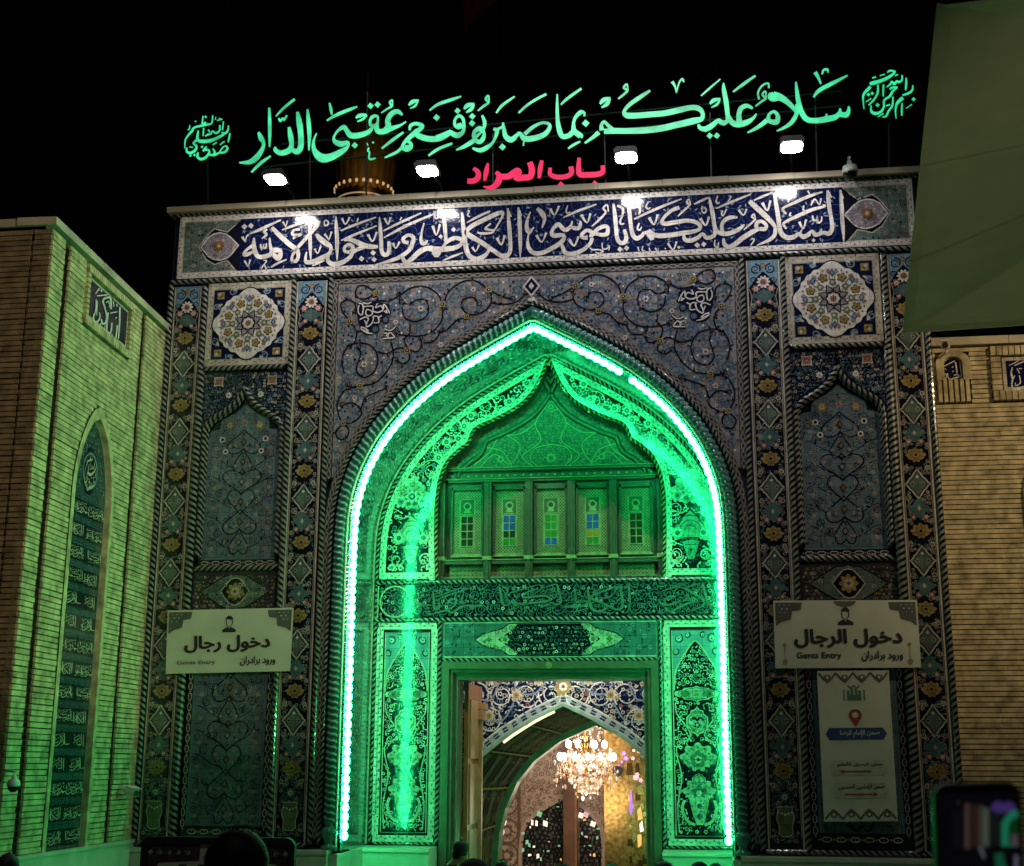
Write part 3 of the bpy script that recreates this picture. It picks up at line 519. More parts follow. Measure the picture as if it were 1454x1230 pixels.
# ---- side panels, right then left
sb1, sb2 = T('tile_slate', (.085, .12, .18)), T('tile_slate_pale', (.15, .19, .25))
def pilaster(u0, hw, sx, seed):
    p = Pn(0, sx); g = random.Random(seed)
    p.slab([(u0-hw, .74), (u0+hw, .74), (u0+hw, 10.66), (u0-hw, 10.66)], night, .12)
    for s in (-1, 1): p.strip([(u0+s*(hw-.02), .8), (u0+s*(hw-.02), 10.62)], .028, cream, 1); p.strip([(u0+s*(hw-.05), 1.0), (u0+s*(hw-.05), 9.75), (u0+s*(hw-.09), 9.95), (u0+s*(hw-.05), 10.1)], .014, beige, 1)
    # header of light blue scrolls
    p.poly([(u0-hw+.04, 10.62), (u0+hw-.04, 10.62), (u0+hw-.04, 10.12), (u0+.1, 10.32), (u0, 10.42), (u0-.1, 10.32), (u0-hw+.04, 10.12)], sky_b, 2)
    for s in (-1, 1):
        p.curl(u0+s*.13, 10.46, .1, pi/2, s, .028, navy, 3, 1.6); p.curl(u0+s*.17, 10.26, .06, 0, -s, .02, navy, 3); p.leaf(u0+s*.06, 10.38, 2, .1, .04, pale, 3)
    p.flower(u0, 10.52, .055, 6, rust, yellow, None, 3); p.flower(u0, 10.22, .12, 10, white, pink, rust, 4)
    for s in (-1, 1): p.flower(u0+s*.13, 10.1, .075, 6, pink, white, rust, 3)
    avoid = [(u0, 10.2, .2)]
    zf = 9.607
    p.dia(u0, 9.97, .2, .13, teal, 2); p.lob(u0, 9.97, .08, 4, greyg, 3); avoid.append((u0, 9.97, .18))
    for k in range(7):
        z = zf-1.268*k
        if k < 6: avoid.append((u0, z, .2))
        p.palm(u0, z, .15, yellow, rust if k % 2 else olive, night, 3, 1); p.lob(u0, z+.02, .1, 7, T('tile_ochre', (.2, .13, .045)), 4, .35, pi/2); p.lob(u0, z+.02, .06, 5, yellow, 7, .35, pi/2); p.disc(u0, z+.02, .025, night, 8, 6)
        for s in (-1, 1): p.flower(u0+s*.19, z+.19, .042, 6, dull, mauve, rust, 3); p.flower(u0+s*.17, z-.2, .045, 6, cream, night, white, 3); p.flower(u0+s*.1, z+.25, .05, 5, pink, cream, None, 3)
        if k == 6: break
        zd = z-.47; a, b = .205, .245
        o = [(u0+a*q, zd+b*r) for q, r in ((-1,0),(-.82,.1),(-.6,.38),(-.5,.42),(-.2,.8),(0,1),(.2,.8),(.5,.42),(.6,.38),(.82,.1),(1,0),(.82,-.1),(.6,-.38),(.5,-.42),(.2,-.8),(0,-1),(-.2,-.8),(-.5,-.42),(-.6,-.38),(-.82,-.1))]
        p.poly(o, greyg, 2); p.strip(o, .02, cream, 3, True); p.strip([(u0+(x-u0)*.78, zd+(y-zd)*.78) for x, y in o], .011, night, 3, True); avoid.append((u0, zd, .22))
        for s in (-1, 1): p.flower(u0+s*.085, zd, .036, 8, dull, navy, None, 3); p.leaf(u0+s*.04, zd+.05, pi/2, .08, .03, teal, 3); p.leaf(u0+s*.04, zd-.05, -pi/2, .08, .03, teal, 3)
        p.disc(u0, zd+.12, .025, white, 3, 6); p.disc(u0, zd-.12, .025, rust, 3, 6); p.lob(u0, zd, .035, 4, olive, 3)
        for s in (-1, 1):
            p.ring(u0+s*.17, zd-.23, .034, .016, dull, 3); p.disc(u0+s*.17, zd-.23, .018, rust, 3, 6); p.ring(u0+s*.19, zd+.22, .03, .014, dull, 3)
        zt = z-.875
        p.poly([(u0-.2, zt), (u0-.1, zt+.06), (u0-.05, zt+.14), (u0, zt+.16), (u0+.05, zt+.14), (u0+.1, zt+.06), (u0+.2, zt), (u0+.1, zt-.06), (u0+.05, zt-.14), (u0, zt-.16), (u0-.05, zt-.14), (u0-.1, zt-.06)], teal, 2)
        p.dia(u0, zt, .07, .07, greyg, 3); p.dia(u0, zt, .03, .04, cream, 4); avoid.append((u0, zt, .15))
        for s in (-1, 1): p.dia(u0+s*.11, zt, .035, .03, greyg, 3)
    # vase at the foot
    zv = 1.22; o = [(.05,-.2),(.11,-.16),(.1,-.05),(.14,.08),(.11,.2),(.13,.25),(-.13,.25),(-.11,.2),(-.14,.08),(-.1,-.05),(-.11,-.16),(-.05,-.2)]
    p.poly([(u0+x, zv+y) for x, y in o], olive, 3); p.strip([(u0+x, zv+y) for x, y in o], .016, cream, 4, True)
    for i in range(5): p.disc(u0-.1+.05*i, zv+.17-.02*(2-abs(i-2)), .018, white, 5, 6)
    p.flower(u0, 1.62, .09, 9, teal, cream, rust, 4); avoid += [(u0, zv, .22), (u0, 1.62, .1)]
    inside = lambda u, v: all((u-x)**2*1.3+(v-y)**2 > r*r for x, y, r in avoid) and abs(u-u0) < hw-.085 and not 10.08 < v
    def kd(s, u, v, d, g, L):
        q = g.random(); a = g.uniform(0, 6.28)
        if q < .16: s.ring(u, v, d*.42, d*.2, dull, L, 9); s.disc(u, v, d*.18, g.choice((rust, mauve, navy)), L+1, 5)
        elif q < .5: s.flower(u, v, d*g.uniform(.4, .6), 5, g.choice((dull, mauve, cream, greyg, sb2)), g.choice((night, rust, navy)), None, L, a)
        elif q < .8: s.curl(u, v, d*.55, a, g.choice((-1, 1)), d*.17, g.choice((dull, cream, greyg, sb2)), L)
        else:
            for e in (0, 2.2): s.leaf(u, v, a+e, d*.8, d*.36, g.choice((dull, teal, greyg, sb1)), L)
    p.scatter(inside, (u0, .95, u0+hw-.05, 10.0), .058, g, kd, 2)
    i0 = len(p.f)
    p.scatter(inside, (u0-hw+.07, .95, u0-.03, 10.0), .058, g, kd, 2)
    return p.build('pilaster_panel', G)
def heart(p, u, v, w_, h, m, wd, L, up=1):
    pts = [(0,-1),(.35,-.55),(.8,-.05),(1,.4),(.82,.85),(.45,.95),(.12,.7),(0,.45)]
    for s in (-1, 1): p.strip([(u+s*x*w_, v+up*y*h) for x, y in pts], wd, m, L, k=4)
def arabesque(p, u0, v0, v1, hw, g):            # finely drawn scrolls round a central stem
    n = int((v1-v0)/.36); st_ = (v1-v0)/n
    for i in range(n):
        v = v0+st_*(i+.5); up = 1 if (i//2) % 2 else -1; f = (.34, .62, .5, .72)[i % 4]
        heart(p, u0, v, hw*f, st_*.62, night, .021, 4, up); heart(p, u0, v, hw*(f-.07), st_*.5, sb2, .009, 5, up)
        p.dia(u0, v, .055, .075, night, 7); p.dia(u0, v, .034, .05, (mauve, T('tile_ochre', (.2, .13, .045)), rust)[i % 3], 8); p.dia(u0, v+st_/2, .045, .05, night, 7); p.dia(u0, v+st_/2, .022, .026, sb2, 8)
        for s in (-1, 1):
            for x, y, r, w_ in ((hw*.5, .02, .07, .012), (hw*.8, st_*.4, .085, .013), (hw*1.05, -.02, .07, .011)): p.curl(u0+s*x, v+y, r, g.uniform(0, 6), s*(1 if i % 2 else -1), w_, g.choice((night, night, sb2)), 4, 1.5)
            p.flower(u0+s*hw*f*.8, v+up*st_*.2, .038, 6, mauve, dull, rust, 6); p.flower(u0+s*hw*1.0, v-st_*.3, .04, 7, dull, mauve, rust, 6)
            p.strip([(u0+s*hw*.2, v-.12), (u0+s*hw*.55, v-.06), (u0+s*hw*.9, v+.06), (u0+s*hw*1.15, v+.1)], .012, night, 3, k=4)
            for q in range(3): p.leaf(u0+s*hw*(.25+.3*q), v-.1+.06*q, pi/2+s*g.uniform(-1, 1), .09, .032, g.choice((night, sb1, dull)), 5)
def side(sx, seed):
    g = random.Random(seed)
    pilaster(6.385, .265, sx, 11); pilaster(4.03, .29, sx, 12)
    R = [([(6.715, .78), (6.715, 10.66)], .0, .05, {'sx': sx}), ([(6.045, .78), (6.045, 9.0)], .0, .072, {'sx': sx}), ([(6.06, 9.0), (6.06, 10.66)], .0, .055, {'sx': sx}), ([(4.37, .78), (4.37, 10.66)], .0, .05, {'sx': sx}),
         ([(3.672, .78), (3.672, 10.66)], .0, .045, {'sx': sx}), ([(4.43, 9.02), (5.99, 9.02)], -.02, .042, {'sx': sx}), ([(4.43, 5.4), (5.96, 5.4)], .03, .055, {'sx': sx, 'slant': 1.6}), ([(3.7, .79), (6.7, .79)], -.0, .04, {'sx': sx})]
    mould('rope_moulding', R)
    # roundel
    p = Pn(-.01, sx); cx, cz = 5.195, 9.86
    p.slab([(4.41, 9.07), (5.99, 9.07), (5.99, 10.655), (4.41, 10.655)], beige, .13)
    dash(p, [(4.47, 9.13), (5.93, 9.13)], .11, cream, navy); dash(p, [(4.47, 10.595), (5.93, 10.595)], .11, cream, navy)
    dash(p, [(4.465, 9.19), (4.465, 10.53)], .1, cream, navy, L=2); dash(p, [(5.935, 9.19), (5.935, 10.53)], .1, cream, navy, L=2)
    p.rect(4.53, 9.2, 5.87, 10.52, navy, 2)
    for s in (-1, 1):
        for t in (-1, 1):
            x, z = cx+s*.55, cz+t*.55
            p.rect(x-.07, z-.07, x+.07, z+.07, olive, 3); p.flower(x, z, .085, 4, yellow, rust, night, 4, pi/4); p.lob(x+s*.02, z+t*.02, .04, 4, cream, 6)
            for e in (0, 1):
                a = (.33, .62) if e else (.62, .33)
                p.curl(cx+s*a[0], cz+t*a[1], .075, g.uniform(0, 6), s*t*(1 if e else -1), .024, pale, 3); p.leaf(cx+s*(a[0]-.08), cz+t*(a[1]-.02), atan2(t, s)+(.5 if e else -.5), .13, .05, sky_b, 3); p.leaf(cx+s*a[0]*.95, cz+t*a[1]*1.02, atan2(t, -s), .1, .05, cream, 3)
    o = []
    for i in range(96):
        t = 2*pi*i/96; r = .6+.012*cos(24*t); q = min(abs(((t+pi/4) % (pi/2))-pi/4), 9); r = max(r, .68 if q < .2 else 0) if q < .23 else r
        if q < .3: r = .605+.075*cos(q/.3*pi/2)
        o.append((cx+r*cos(t), cz+r*sin(t)))
    p.poly([(cx+(x-cx)*1.035, cz+(z-cz)*1.035) for x, z in o], night, 3); p.poly(o, white, 4)
    for i in range(8):
        t = 2*pi*(i+.5)/8; t2 = 2*pi*i/8
        x, z = cx+.41*cos(t), cz+.41*sin(t); p.flower(x, z, .088, 5, night, yellow, rust, 5, t); p.lob(x, z, .07, 5, yellow, 8, .35, t); p.disc(x, z, .025, rust, 9, 6)
        for e in (-.22, .22): p.strip([(cx+.2*cos(t2+e*.4), cz+.2*sin(t2+e*.4)), (cx+.3*cos(t+e*1.3), cz+.3*sin(t+e*1.3)), (cx+.46*cos(t+e*1.25), cz+.46*sin(t+e*1.25))], .014, olive, 5, k=3)
        x, z = cx+.3*cos(t2), cz+.3*sin(t2); p.lob(x, z, .065, 3, olive, 6, .25, t2); p.lob(x, z, .03, 3, cream, 7)
        x, z = cx+.47*cos(t2), cz+.47*sin(t2); p.dia(x, z, .055, .075, blue, 6); p.dia(x, z, .028, .04, pale, 7)
        for e in (-.14, .14): p.lob(cx+.5*cos(t2+e), cz+.5*sin(t2+e), .036, 5, pink if e > 0 else mauve, 7)
        for e in (-.09, .09, -.28, .28): p.disc(cx+.53*cos(t+e), cz+.53*sin(t+e), .018, olive, 7, 6); p.leaf(cx+.33*cos(t2+e), cz+.33*sin(t2+e), t2+e*4, .07, .028, olive, 6)
        x, z = cx+.17*cos(t2+pi/8), cz+.17*sin(t2+pi/8); p.strip([(cx+.27*cos(t2+pi/8), cz+.27*sin(t2+pi/8)), (cx+.17*cos(t2+pi/8+.36), cz+.17*sin(t2+pi/8+.36)), (cx+.1*cos(t2+pi/8), cz+.1*sin(t2+pi/8)), (cx+.17*cos(t2+pi/8-.36), cz+.17*sin(t2+pi/8-.36))], .024, night, 8, True); p.dia(x, z, .04, .04, mauve, 7); p.leaf(x, z, t2+pi/8, .08, .07, mauve, 7, 0)
    p.ring(cx, cz, .125, .02, night, 9, 16); p.lob(cx, cz, .095, 12, white, 9, .12); p.flower(cx, cz, .065, 8, rust, pink, night, 10)
    p.build('roundel_panel', G)
    # blind niche with an ogee head
    n_ = tag(Pn(.11, sx).build('niche_panel', G)) if False else None
    p = Pn(.11, sx); u0 = 5.2
    p.slab([(4.43, 5.45), (5.98, 5.45), (5.98, 8.98), (4.43, 8.98)], night, .02)
    hw = [(0, 8.36), (.08, 8.28), (.2, 8.19), (.33, 8.13), (.42, 8.08), (.445, 7.98), (.45, 7.9), (.6, 7.88), (.655, 7.82), (.67, 7.7), (.67, 5.56)]
    o = [(u0+x, z) for x, z in hw]+[(u0-x, z) for x, z in hw[::-1]][:-1]
    p.poly(o, T('tile_niche', (.1, .15, .185)), 1); p.strip(o, .022, teal, 2, True)
    f = pip(o); arabesque(p, u0, 5.68, 7.85, .5, g)
    p.scatter(f, (4.55, 5.62, 5.85, 8.3), .06, g, K_dense([sb2, pale, dull, mauve, teal], [navy, sb1, teal, sb2], [navy, rust], [navy, sb2], 1.15), 2)
    for s in (-1, 1): p.flower(u0+s*.28, 7.98, .085, 6, yellow, cream, rust, 6); p.flower(u0+s*.4, 7.72, .06, 8, white, navy, None, 6); p.flower(u0+s*.33, 7.5, .055, 8, white, night, None, 6)
    p.flower(u0, 8.02, .07, 6, mauve, pink, rust, 6)
    for s in (-1, 1): chain(p, [(u0+s*.715, 5.6), (u0+s*.715, 7.85)], .07, night, cream, pink, .15, 2)
    chain(p, [(4.5, 5.5), (5.9, 5.5)], .08, night, cream, pink, .19, 2)
    niche = p.build('niche_panel', G)
    p = Pn(.02, sx)
    og = [(0, 8.756), (.066, 8.58), (.19, 8.4), (.39, 8.25), (.6, 8.125), (.7, 8.02), (.755, 7.88)]
    for s in (-1, 1):
        e = [(u0+s*x, z) for x, z in cr(og, 3)]
        p.slab(e+[(u0+s*.775, 7.88), (u0+s*.775, 8.97), (u0, 8.97)], night, .09, greyg)
        ff = pip(e+[(u0+s*.775, 7.88), (u0+s*.775, 8.97), (u0, 8.97)])
        p.scatter(lambda u, v: ff(u, v) and ff(u, v-.05), (u0-.76, 8.0, u0+.76, 8.95), .06, g, K_dense([pale, sky_b, blue, cream], [blue, teal, greyg], [navy, rust], [sky_b, greyg], 1.2), 2)
        p.poly([(u0+s*.5+.13*cos(t)*(1 if i % 2 else .6), 8.78+.13*sin(t)*(1 if i % 2 else .6)) for i, t in enumerate(pi/4*j for j in range(8))], cream, 6); p.poly([(u0+s*.5+.1*cos(t)*(1 if i % 2 else .6), 8.78+.1*sin(t)*(1 if i % 2 else .6)) for i, t in enumerate(pi/4*j for j in range(8))], pink, 7); p.flower(u0+s*.5, 8.78, .05, 5, rust, mauve, None, 8)
        p.flower(u0+s*.3, 8.52, .06, 7, white, cream, rust, 6)
    p.build('niche_spandrel', G)
    ol = [(u0-x, z) for x, z in og[::-1]]+[(u0+x, z) for x, z in og][1:]
    ol = [(u0-.755, 5.6)]+ol+[(u0+.755, 5.6)]
    mould('ogee_moulding', [(offset(ol, -.03), .03, .045, {'sx': sx}), (offset(ol, -.075), .075, .03, {'sx': sx})])
    # small frieze under the niche
    p = Pn(.06, sx); p.slab([(4.43, 4.62), (5.98, 4.62), (5.98, 5.34), (4.43, 5.34)], T('tile_brown', (.035, .033, .036)), .07)
    ls = [(-.62, 0), (-.45, .12), (-.2, .27), (0, .3), (.2, .27), (.45, .12), (.62, 0), (.45, -.12), (.2, -.27), (0, -.3), (-.2, -.27), (-.45, -.12)]
    o = [(u0+x, 4.99+z) for x, z in ls]; f = pip(o)
    p.scatter(lambda u, v: not f(u, v), (4.5, 4.68, 5.93, 5.3), .07, g, K_floral([cream, yellow, mauve], [greyg, teal], [rust], [cream, beige]), 1)
    p.poly(o, greyg, 3); p.strip(o, .02, night, 4, True); o2 = [(u0+x*.42, 4.99+z*.8) for x, z in ls]; p.poly(o2, night, 4); p.strip(o2, .02, cream, 5, True)
    p.flower(u0, 4.99, .16, 8, yellow, cream, rust, 5); p.scatter(f, (4.6, 4.7, 5.8, 5.3), .08, g, K_floral([teal, cream], [olive, teal], [night], [night]), 3)
    p.build('small_frieze', G)
    # lower blue panel
    p = Pn(.08, sx); p.slab([(4.43, .84), (5.98, .84), (5.98, 4.58), (4.43, 4.58)], night, .05)
    chain(p, [(4.55, .98), (5.85, .98)], .1, night, cream, pink, .2, 2); chain(p, [(4.56, 4.5), (5.84, 4.5)], .1, night, cream, pink, .2, 2)
    for s in (-1, 1): chain(p, [(u0+s*.71, 1.03), (u0+s*.71, 4.5)], .09, night, cream, pink, .17, 2)
    o = [(4.55, 1.08), (5.85, 1.08), (5.85, 4.42), (4.55, 4.42)]; p.poly(o, T('tile_niche', (.1, .15, .185)), 3); p.strip(o, .02, teal, 4, True)
    p2 = Pn(.07, sx); arabesque(p2, u0, 1.15, 4.35, .5, g)
    p2.scatter(lambda u, v: True, (4.62, 1.14, 5.74, 4.34), .06, g, K_dense([sb2, pale, dull, mauve, teal], [navy, sb1, teal, sb2], [navy, rust], [navy, sb2], 1.15), 2)
    lp = p.build('lower_panel', G); p2.build('arabesque', lp)
side(1, 21); side(-1, 22)

# ---- spandrels above the arch
p = Pn(0); ar = [q for q in arch(.5) if abs(q[0]) < 3.5]
out = [(-3.53, ar[0][1]-.05)]+ar+[(3.53, ar[-1][1]-.05), (3.53, 10.54), (-3.53, 10.54)]
p.slab(out, pinkb, .1); sb1, sb2 = T('tile_slate', (.085, .12, .18)), T('tile_slate_pale', (.15, .19, .25)); fo = pip(out); lim = pip(arch(.53, 0))
ins = lambda u, v: fo(u, v) and abs(u) < 3.5 and v < 10.5 and not lim(u, v)
def kd(s, u, v, d, g, L):
    q = g.random(); a = g.uniform(0, 6.28)
    if q < .5:
        for e in (0, 2.1, 4.2): s.leaf(u, v, a+e+g.uniform(-.4, .4), d*.86, d*.52, g.choice((sb1, sb1, sb2, blue, teal)), L, .3)
    elif q < .72: s.flower(u, v, d*.5, 5, g.choice((sb1, sb2, mauve, sb1)), g.choice((white, navy, yellow)), None, L, a)
    elif q < .9: s.curl(u, v, d*.45, a, g.choice((-1, 1)), d*.14, g.choice((blue, navy, rust)), L)
    else: s.flower(u, v, d*.3, 6, white, rust, None, L); s.leaf(u+d*.2, v, a, d*.5, d*.3, blue, L)
p.scatter(ins, (-3.5, 6.2, 3.5, 10.5), .088, rng, kd, 1)
cs = crop(460, 380, 1/4.1, 0.)
for s in (-1, 1):
    q2 = []
    for st in strokes(VINES):
        q = [cs(x, y, 0) for x, y, _ in st]; p.strip([(-s*v.x, v.z, .027) for v in q], .027, night, 4, k=8); qe = q[-1]; p.curl(-s*qe.x, qe.z, .06, rng.uniform(0, 6), s, .02, night, 4, 1.1)
        for v in q[1::2]:
            a = rng.uniform(0, 6.28); p.leaf(-s*v.x, v.z, a, .075, .03, night, 5); p.leaf(-s*v.x, v.z, a+2.4, .06, .025, rust, 5)
    for x, y, r in ((305,150,.07),(150,315,.07),(690,215,.07),(960,130,.07),(830,285,.06),(485,485,.07),(210,690,.07),(115,905,.06)):
        v = cs(x, y, 0); p.flower(-s*v.x, v.z, r, 4, yellow, night, cream, 7, pi/4)
    for x, y, r in ((565,240,.06),(235,565,.06),(870,130,.05),(420,320,.05),(680,450,.05),(180,760,.05)):
        v = cs(x, y, 0); p.flower(-s*v.x, v.z, r, 6, white, pink, rust, 7)
    ck = crop(490, 410, .073171, 0.); kf = [ck(x, y, 0) for x, y in KFILL]; p.poly([(-s*v.x, v.z) for v in kf], navy, 8)
    for x, y, r in ((560+100, 600, .05), (590, 790, .065), (790, 610, .06)): v = ck(x, y, 0); p.disc(-s*v.x, v.z, r, sb1, 9, 10); p.ring(-s*v.x, v.z, r, .02, night, 10, 14)
    for st in strokes(KNOT):
        q = [ck(x, y, 0) for x, y, _ in st]; p.strip([(-s*v.x, v.z, .055) for v in q], .055, night, 11, k=4)
    for st in strokes(KNOT):
        q = [ck(x, y, 0) for x, y, _ in st]; p.strip([(-s*v.x, v.z, w_*.00105) for v, (_, _, w_) in zip(q, st)], .05, white, 13, k=4)
p.dia(-.01, 10.33, .16, .2, white, 7); p.dia(-.01, 10.33, .12, .15, navy, 8); p.dia(-.01, 10.33, .05, .07, white, 9); p.lob(0, 10.05, .08, 5, white, 7)
ac = arch(.46, .9); chain(p, ac, .09, T('tile_brown_grey', (.075, .065, .065)), dull, navy, .15, 6)
zc = ar[0][1]-.05
for s in (-1, 1): chain(p, [(s*3.585, zc), (s*3.585, 10.6)], .09, T('tile_brown_grey', (.075, .065, .065)), dull, navy, .15, 4)
chain(p, [(-3.62, 10.585), (3.62, 10.585)], .09, T('tile_brown_grey', (.075, .065, .065)), dull, navy, .15, 5)
p.build('spandrel_panel', G)
mould('rope_moulding', [(arch(.385, .8), -.002, .034, {'pitch': .1})])

# ---- fluted half column round the arch
def sweep(mb, d, y, prof, m, zb, step=.03, fm=None, mod=None):
    path = resample([(x, 0, z) for x, z in arch(0, zb)], step); P2 = [(q.x, q.z) for q in path]; rows = []
    nr = offset(P2, 1.)
    for i, (q, n) in enumerate(zip(P2, nr)):
        nx, nz = n[0]-q[0], n[1]-q[1]; row = []
        for j, (a, b) in enumerate(prof):
            k = mod(i*step, j) if mod else 1
            row.append((q[0]+nx*(d+a*k), y+b*k, q[1]+nz*(d+a*k)))
        rows.append(row)
    mb.grid(rows, m, False, fm)
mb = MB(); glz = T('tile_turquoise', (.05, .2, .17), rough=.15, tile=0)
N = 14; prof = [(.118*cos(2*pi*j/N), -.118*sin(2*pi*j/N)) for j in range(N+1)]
glzl = T('tile_turquoise_pale', (.2, .42, .34), rough=.15, tile=0); glzd = T('tile_turquoise_dark', (.02, .09, .075), rough=.15, tile=0)  # pale crests, dark grooves: highlight and shade of the flutes put into the glaze
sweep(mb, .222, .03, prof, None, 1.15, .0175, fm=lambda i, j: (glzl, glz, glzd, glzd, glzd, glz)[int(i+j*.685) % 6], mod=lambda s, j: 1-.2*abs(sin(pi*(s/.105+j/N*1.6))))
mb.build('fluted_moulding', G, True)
for s in (-1, 1):
    mb = MB(); mb.lathe([(.0, .725), (.14, .725), (.14, .78), (.07, .82), (.1, .9), (.145, .98), (.12, 1.06), (.07, 1.1), (.1, 1.15), (.1, 1.2), (0, 1.2)], (s*3.352, .03, 0), glz, 16)
    mb.build('column_base', G, True)
# ---- reveal of the arch
flo = T('tile_reveal', (.2, .27, .27), var=.1, tile=.2)
nt = flo.node_tree; bs = nt.nodes['Principled BSDF']; old = bs.inputs['Base Color'].links[0].from_socket
tcn = nt.nodes.new('ShaderNodeTexCoord'); vo = nt.nodes.new('ShaderNodeTexVoronoi'); vo.inputs['Scale'].default_value = 9
wv = nt.nodes.new('ShaderNodeTexWave'); wv.wave_type = 'RINGS'; wv.inputs['Scale'].default_value = 3; wv.inputs['Distortion'].default_value = 14; wv.inputs['Detail'].default_value = 1
for n in (vo, wv): nt.links.new(tcn.outputs['Object'], n.inputs['Vector'])
ra = nt.nodes.new('ShaderNodeValToRGB'); ra.color_ramp.elements[0].position = .18; ra.color_ramp.elements[0].color = (1.8, 1.8, 1.6, 1); ra.color_ramp.elements[1].position = .3; ra.color_ramp.elements[1].color = (.5, .5, .55, 1)
rb = nt.nodes.new('ShaderNodeValToRGB'); rb.color_ramp.elements[0].position = .42; rb.color_ramp.elements[0].color = (.35, .35, .4, 1); rb.color_ramp.elements[1].position = .5; rb.color_ramp.elements[1].color = (1.2, 1.2, 1.2, 1)
nt.links.new(vo.outputs['Distance'], ra.inputs[0]); nt.links.new(wv.outputs['Fac'], rb.inputs[0])
q = old
for rr_ in (ra, rb):
    mm = nt.nodes.new('ShaderNodeMix'); mm.data_type = 'RGBA'; mm.blend_type = 'MULTIPLY'; mm.inputs[0].default_value = 1
    nt.links.new(q, mm.inputs[6]); nt.links.new(rr_.outputs[0], mm.inputs[7]); q = mm.outputs[2]
nt.links.new(q, bs.inputs['Base Color'])
mb = MB()
sweep(mb, 0, 0, [(.12, .0), (.1, -.01), (.085, .03)], white, .7, .08)
sweep(mb, 0, 0, [(.085, .03), (.105, .06), (.105, .12), (.065, .14)], navy, .7, .08)
sweep(mb, 0, 0, [(.065, .14), (.07, .4), (.09, .8)], flo, .7, .08)
sweep(mb, 0, 0, [(.09, .8), (.135, 1.6), (.2, 2.5)], flo, .66, .08)
sweep(mb, 0, 0, [(.188, 2.3), (.17, 2.36), (.194, 2.42)], cream, .7, .08)
pth = resample([(x, 0, z) for x, z in arch(.07, 1.0)], .075)
for i, q in enumerate(pth): mb.ball((q.x, .1, q.z), .026, white, 6, 4)
mb.build('arch_reveal', G)

# ---- wall at the back of the arch
YB = 2.5
og = [(2.12,5.46),(2.14,6.0),(2.15,6.5),(2.13,7.2),(1.98,7.7),(1.72,7.98),(1.55,8.1),(1.42,8.38),(1.0,8.57),(.5,8.86),(.2,9.24),(.0,9.72)]
ogR = cr(og, 4); ogL = [(-x, z) for x, z in ogR]; ogF = ogL+ogR[::-1][1:]
ain = arch(.2, 5.46); half = len(ain)//2
p = Pn(YB)
LFT = ain[:half+1]+ogL[::-1]; RGT = [(-x, z) for x, z in LFT]
for h in (LFT, RGT): p.slab(h, night, .12)
fl, fr = pip(LFT), pip(RGT); fa = pip(arch(-.03, 5.0)); fg = pip([(2.3, 5)]+offset(ogF, .17)+[(-2.3, 5)])
ogo = offset(ogF, .17); ogp = pip([(ogo[0][0], 5.0)]+ogo+[(ogo[-1][0], 5.0)])
ins = lambda u, v: fa(u, v) and not ogp(u, v) and v > 5.68 and (abs(u) > .12 or v > 9.9)
dash(p, arch(.055, 5.5), .12, white, navy, .16, 2); dash(p, offset(ogF, .095), .12, white, navy, .16, 2)
for s in (-1, 1): dash(p, [(s*2.16, 5.56), (s*3.24, 5.56)], .12, white, navy, .16, 4)
# palmette and vase on each side
av = []
for s in (-1, 1):
    u0 = s*2.64
    p.palm(u0, 7.05, .33, cream, teal, white, 5); p.lob(u0-.0, 7.3, .2, 5, white, 4); p.flower(u0, 7.08, .14, 8, white, blue, white, 8)
    for e in (-1, 1): p.flower(u0+e*.22, 6.98, .13, 6, white, pale, navy, 9); p.strip([(u0+e*.02, 6.75), (u0+e*.15, 6.66), (u0+e*.33, 6.72)], .025, cream, 5, k=3); p.lob(u0+e*.22, 6.3, .15, 7, cream, 5); p.flower(u0+e*.24, 6.28, .1, 7, white, teal, None, 7); p.curl(u0+e*.27, 5.86, .13, 0, e, .035, cream, 4); p.flower(u0+e*.36, 5.72, .075, 5, white, pale, rust, 5)
    p.poly([(u0, 6.7), (u0+.1, 6.6), (u0+.2, 6.45), (u0+.33, 6.3), (u0+.3, 6.15), (u0+.1, 6.2), (u0-.1, 6.2), (u0-.3, 6.15), (u0-.33, 6.3), (u0-.2, 6.45), (u0-.1, 6.6)], cream, 4)
    for i in range(3): p.strip([(u0+(.1+.09*i)*cos(t), 6.33+(.1+.09*i)*sin(t)) for t in (pi*j/8 for j in range(9))], .02, teal, 7)
    o = [(.16, 6.12), (.13, 6.0), (.06, 5.78), (-.06, 5.78), (-.13, 6.0), (-.16, 6.12), (0, 6.16)]; p.poly([(u0+x, z) for x, z in o], cream, 8); p.strip([(u0+x, z) for x, z in o], .02, navy, 9, True)
    for i in range(6): p.disc(u0-.09+.036*i, 6.06, .014, navy, 10, 5); p.flower(u0, 5.96, .05, 5, pale, navy, None, 10)
    av += [(u0, 7.08, .36), (u0, 6.4, .3), (u0, 6.05, .26), (u0, 5.85, .17)]
ins2 = lambda u, v: ins(u, v) and all((u-x)**2+(v-y)**2 > r*r for x, y, r in av)
circle_vines(p, ins2, (-3.1, 5.7, 3.1, 9.7), .42, rng, white, .024, 1, white)
p.scatter(ins2, (-3.15, 5.7, 3.15, 9.7), .1, rng, K_dense([white, white, cream, cream, sky_b], [white, cream, white], [teal, navy, yellow], [cream, white], 1.3), 3)
inner_detail(p, av, rng, [teal, sky_b, olive], 14)
p.scatter(lambda u, v: ins2(u, v) and abs(u) < 2.3 and v > 7.6, (-2.3, 7.6, 2.3, 9.6), .27, rng, lambda s, u, v, d, g, L: (s.flower(u, v, d*.36, 7, white, teal, cream, 9), s.lob(u+d*.3, v+d*.1, d*.2, 5, cream, 8)), 3)
tym = p.build('tympanum_panel', G)
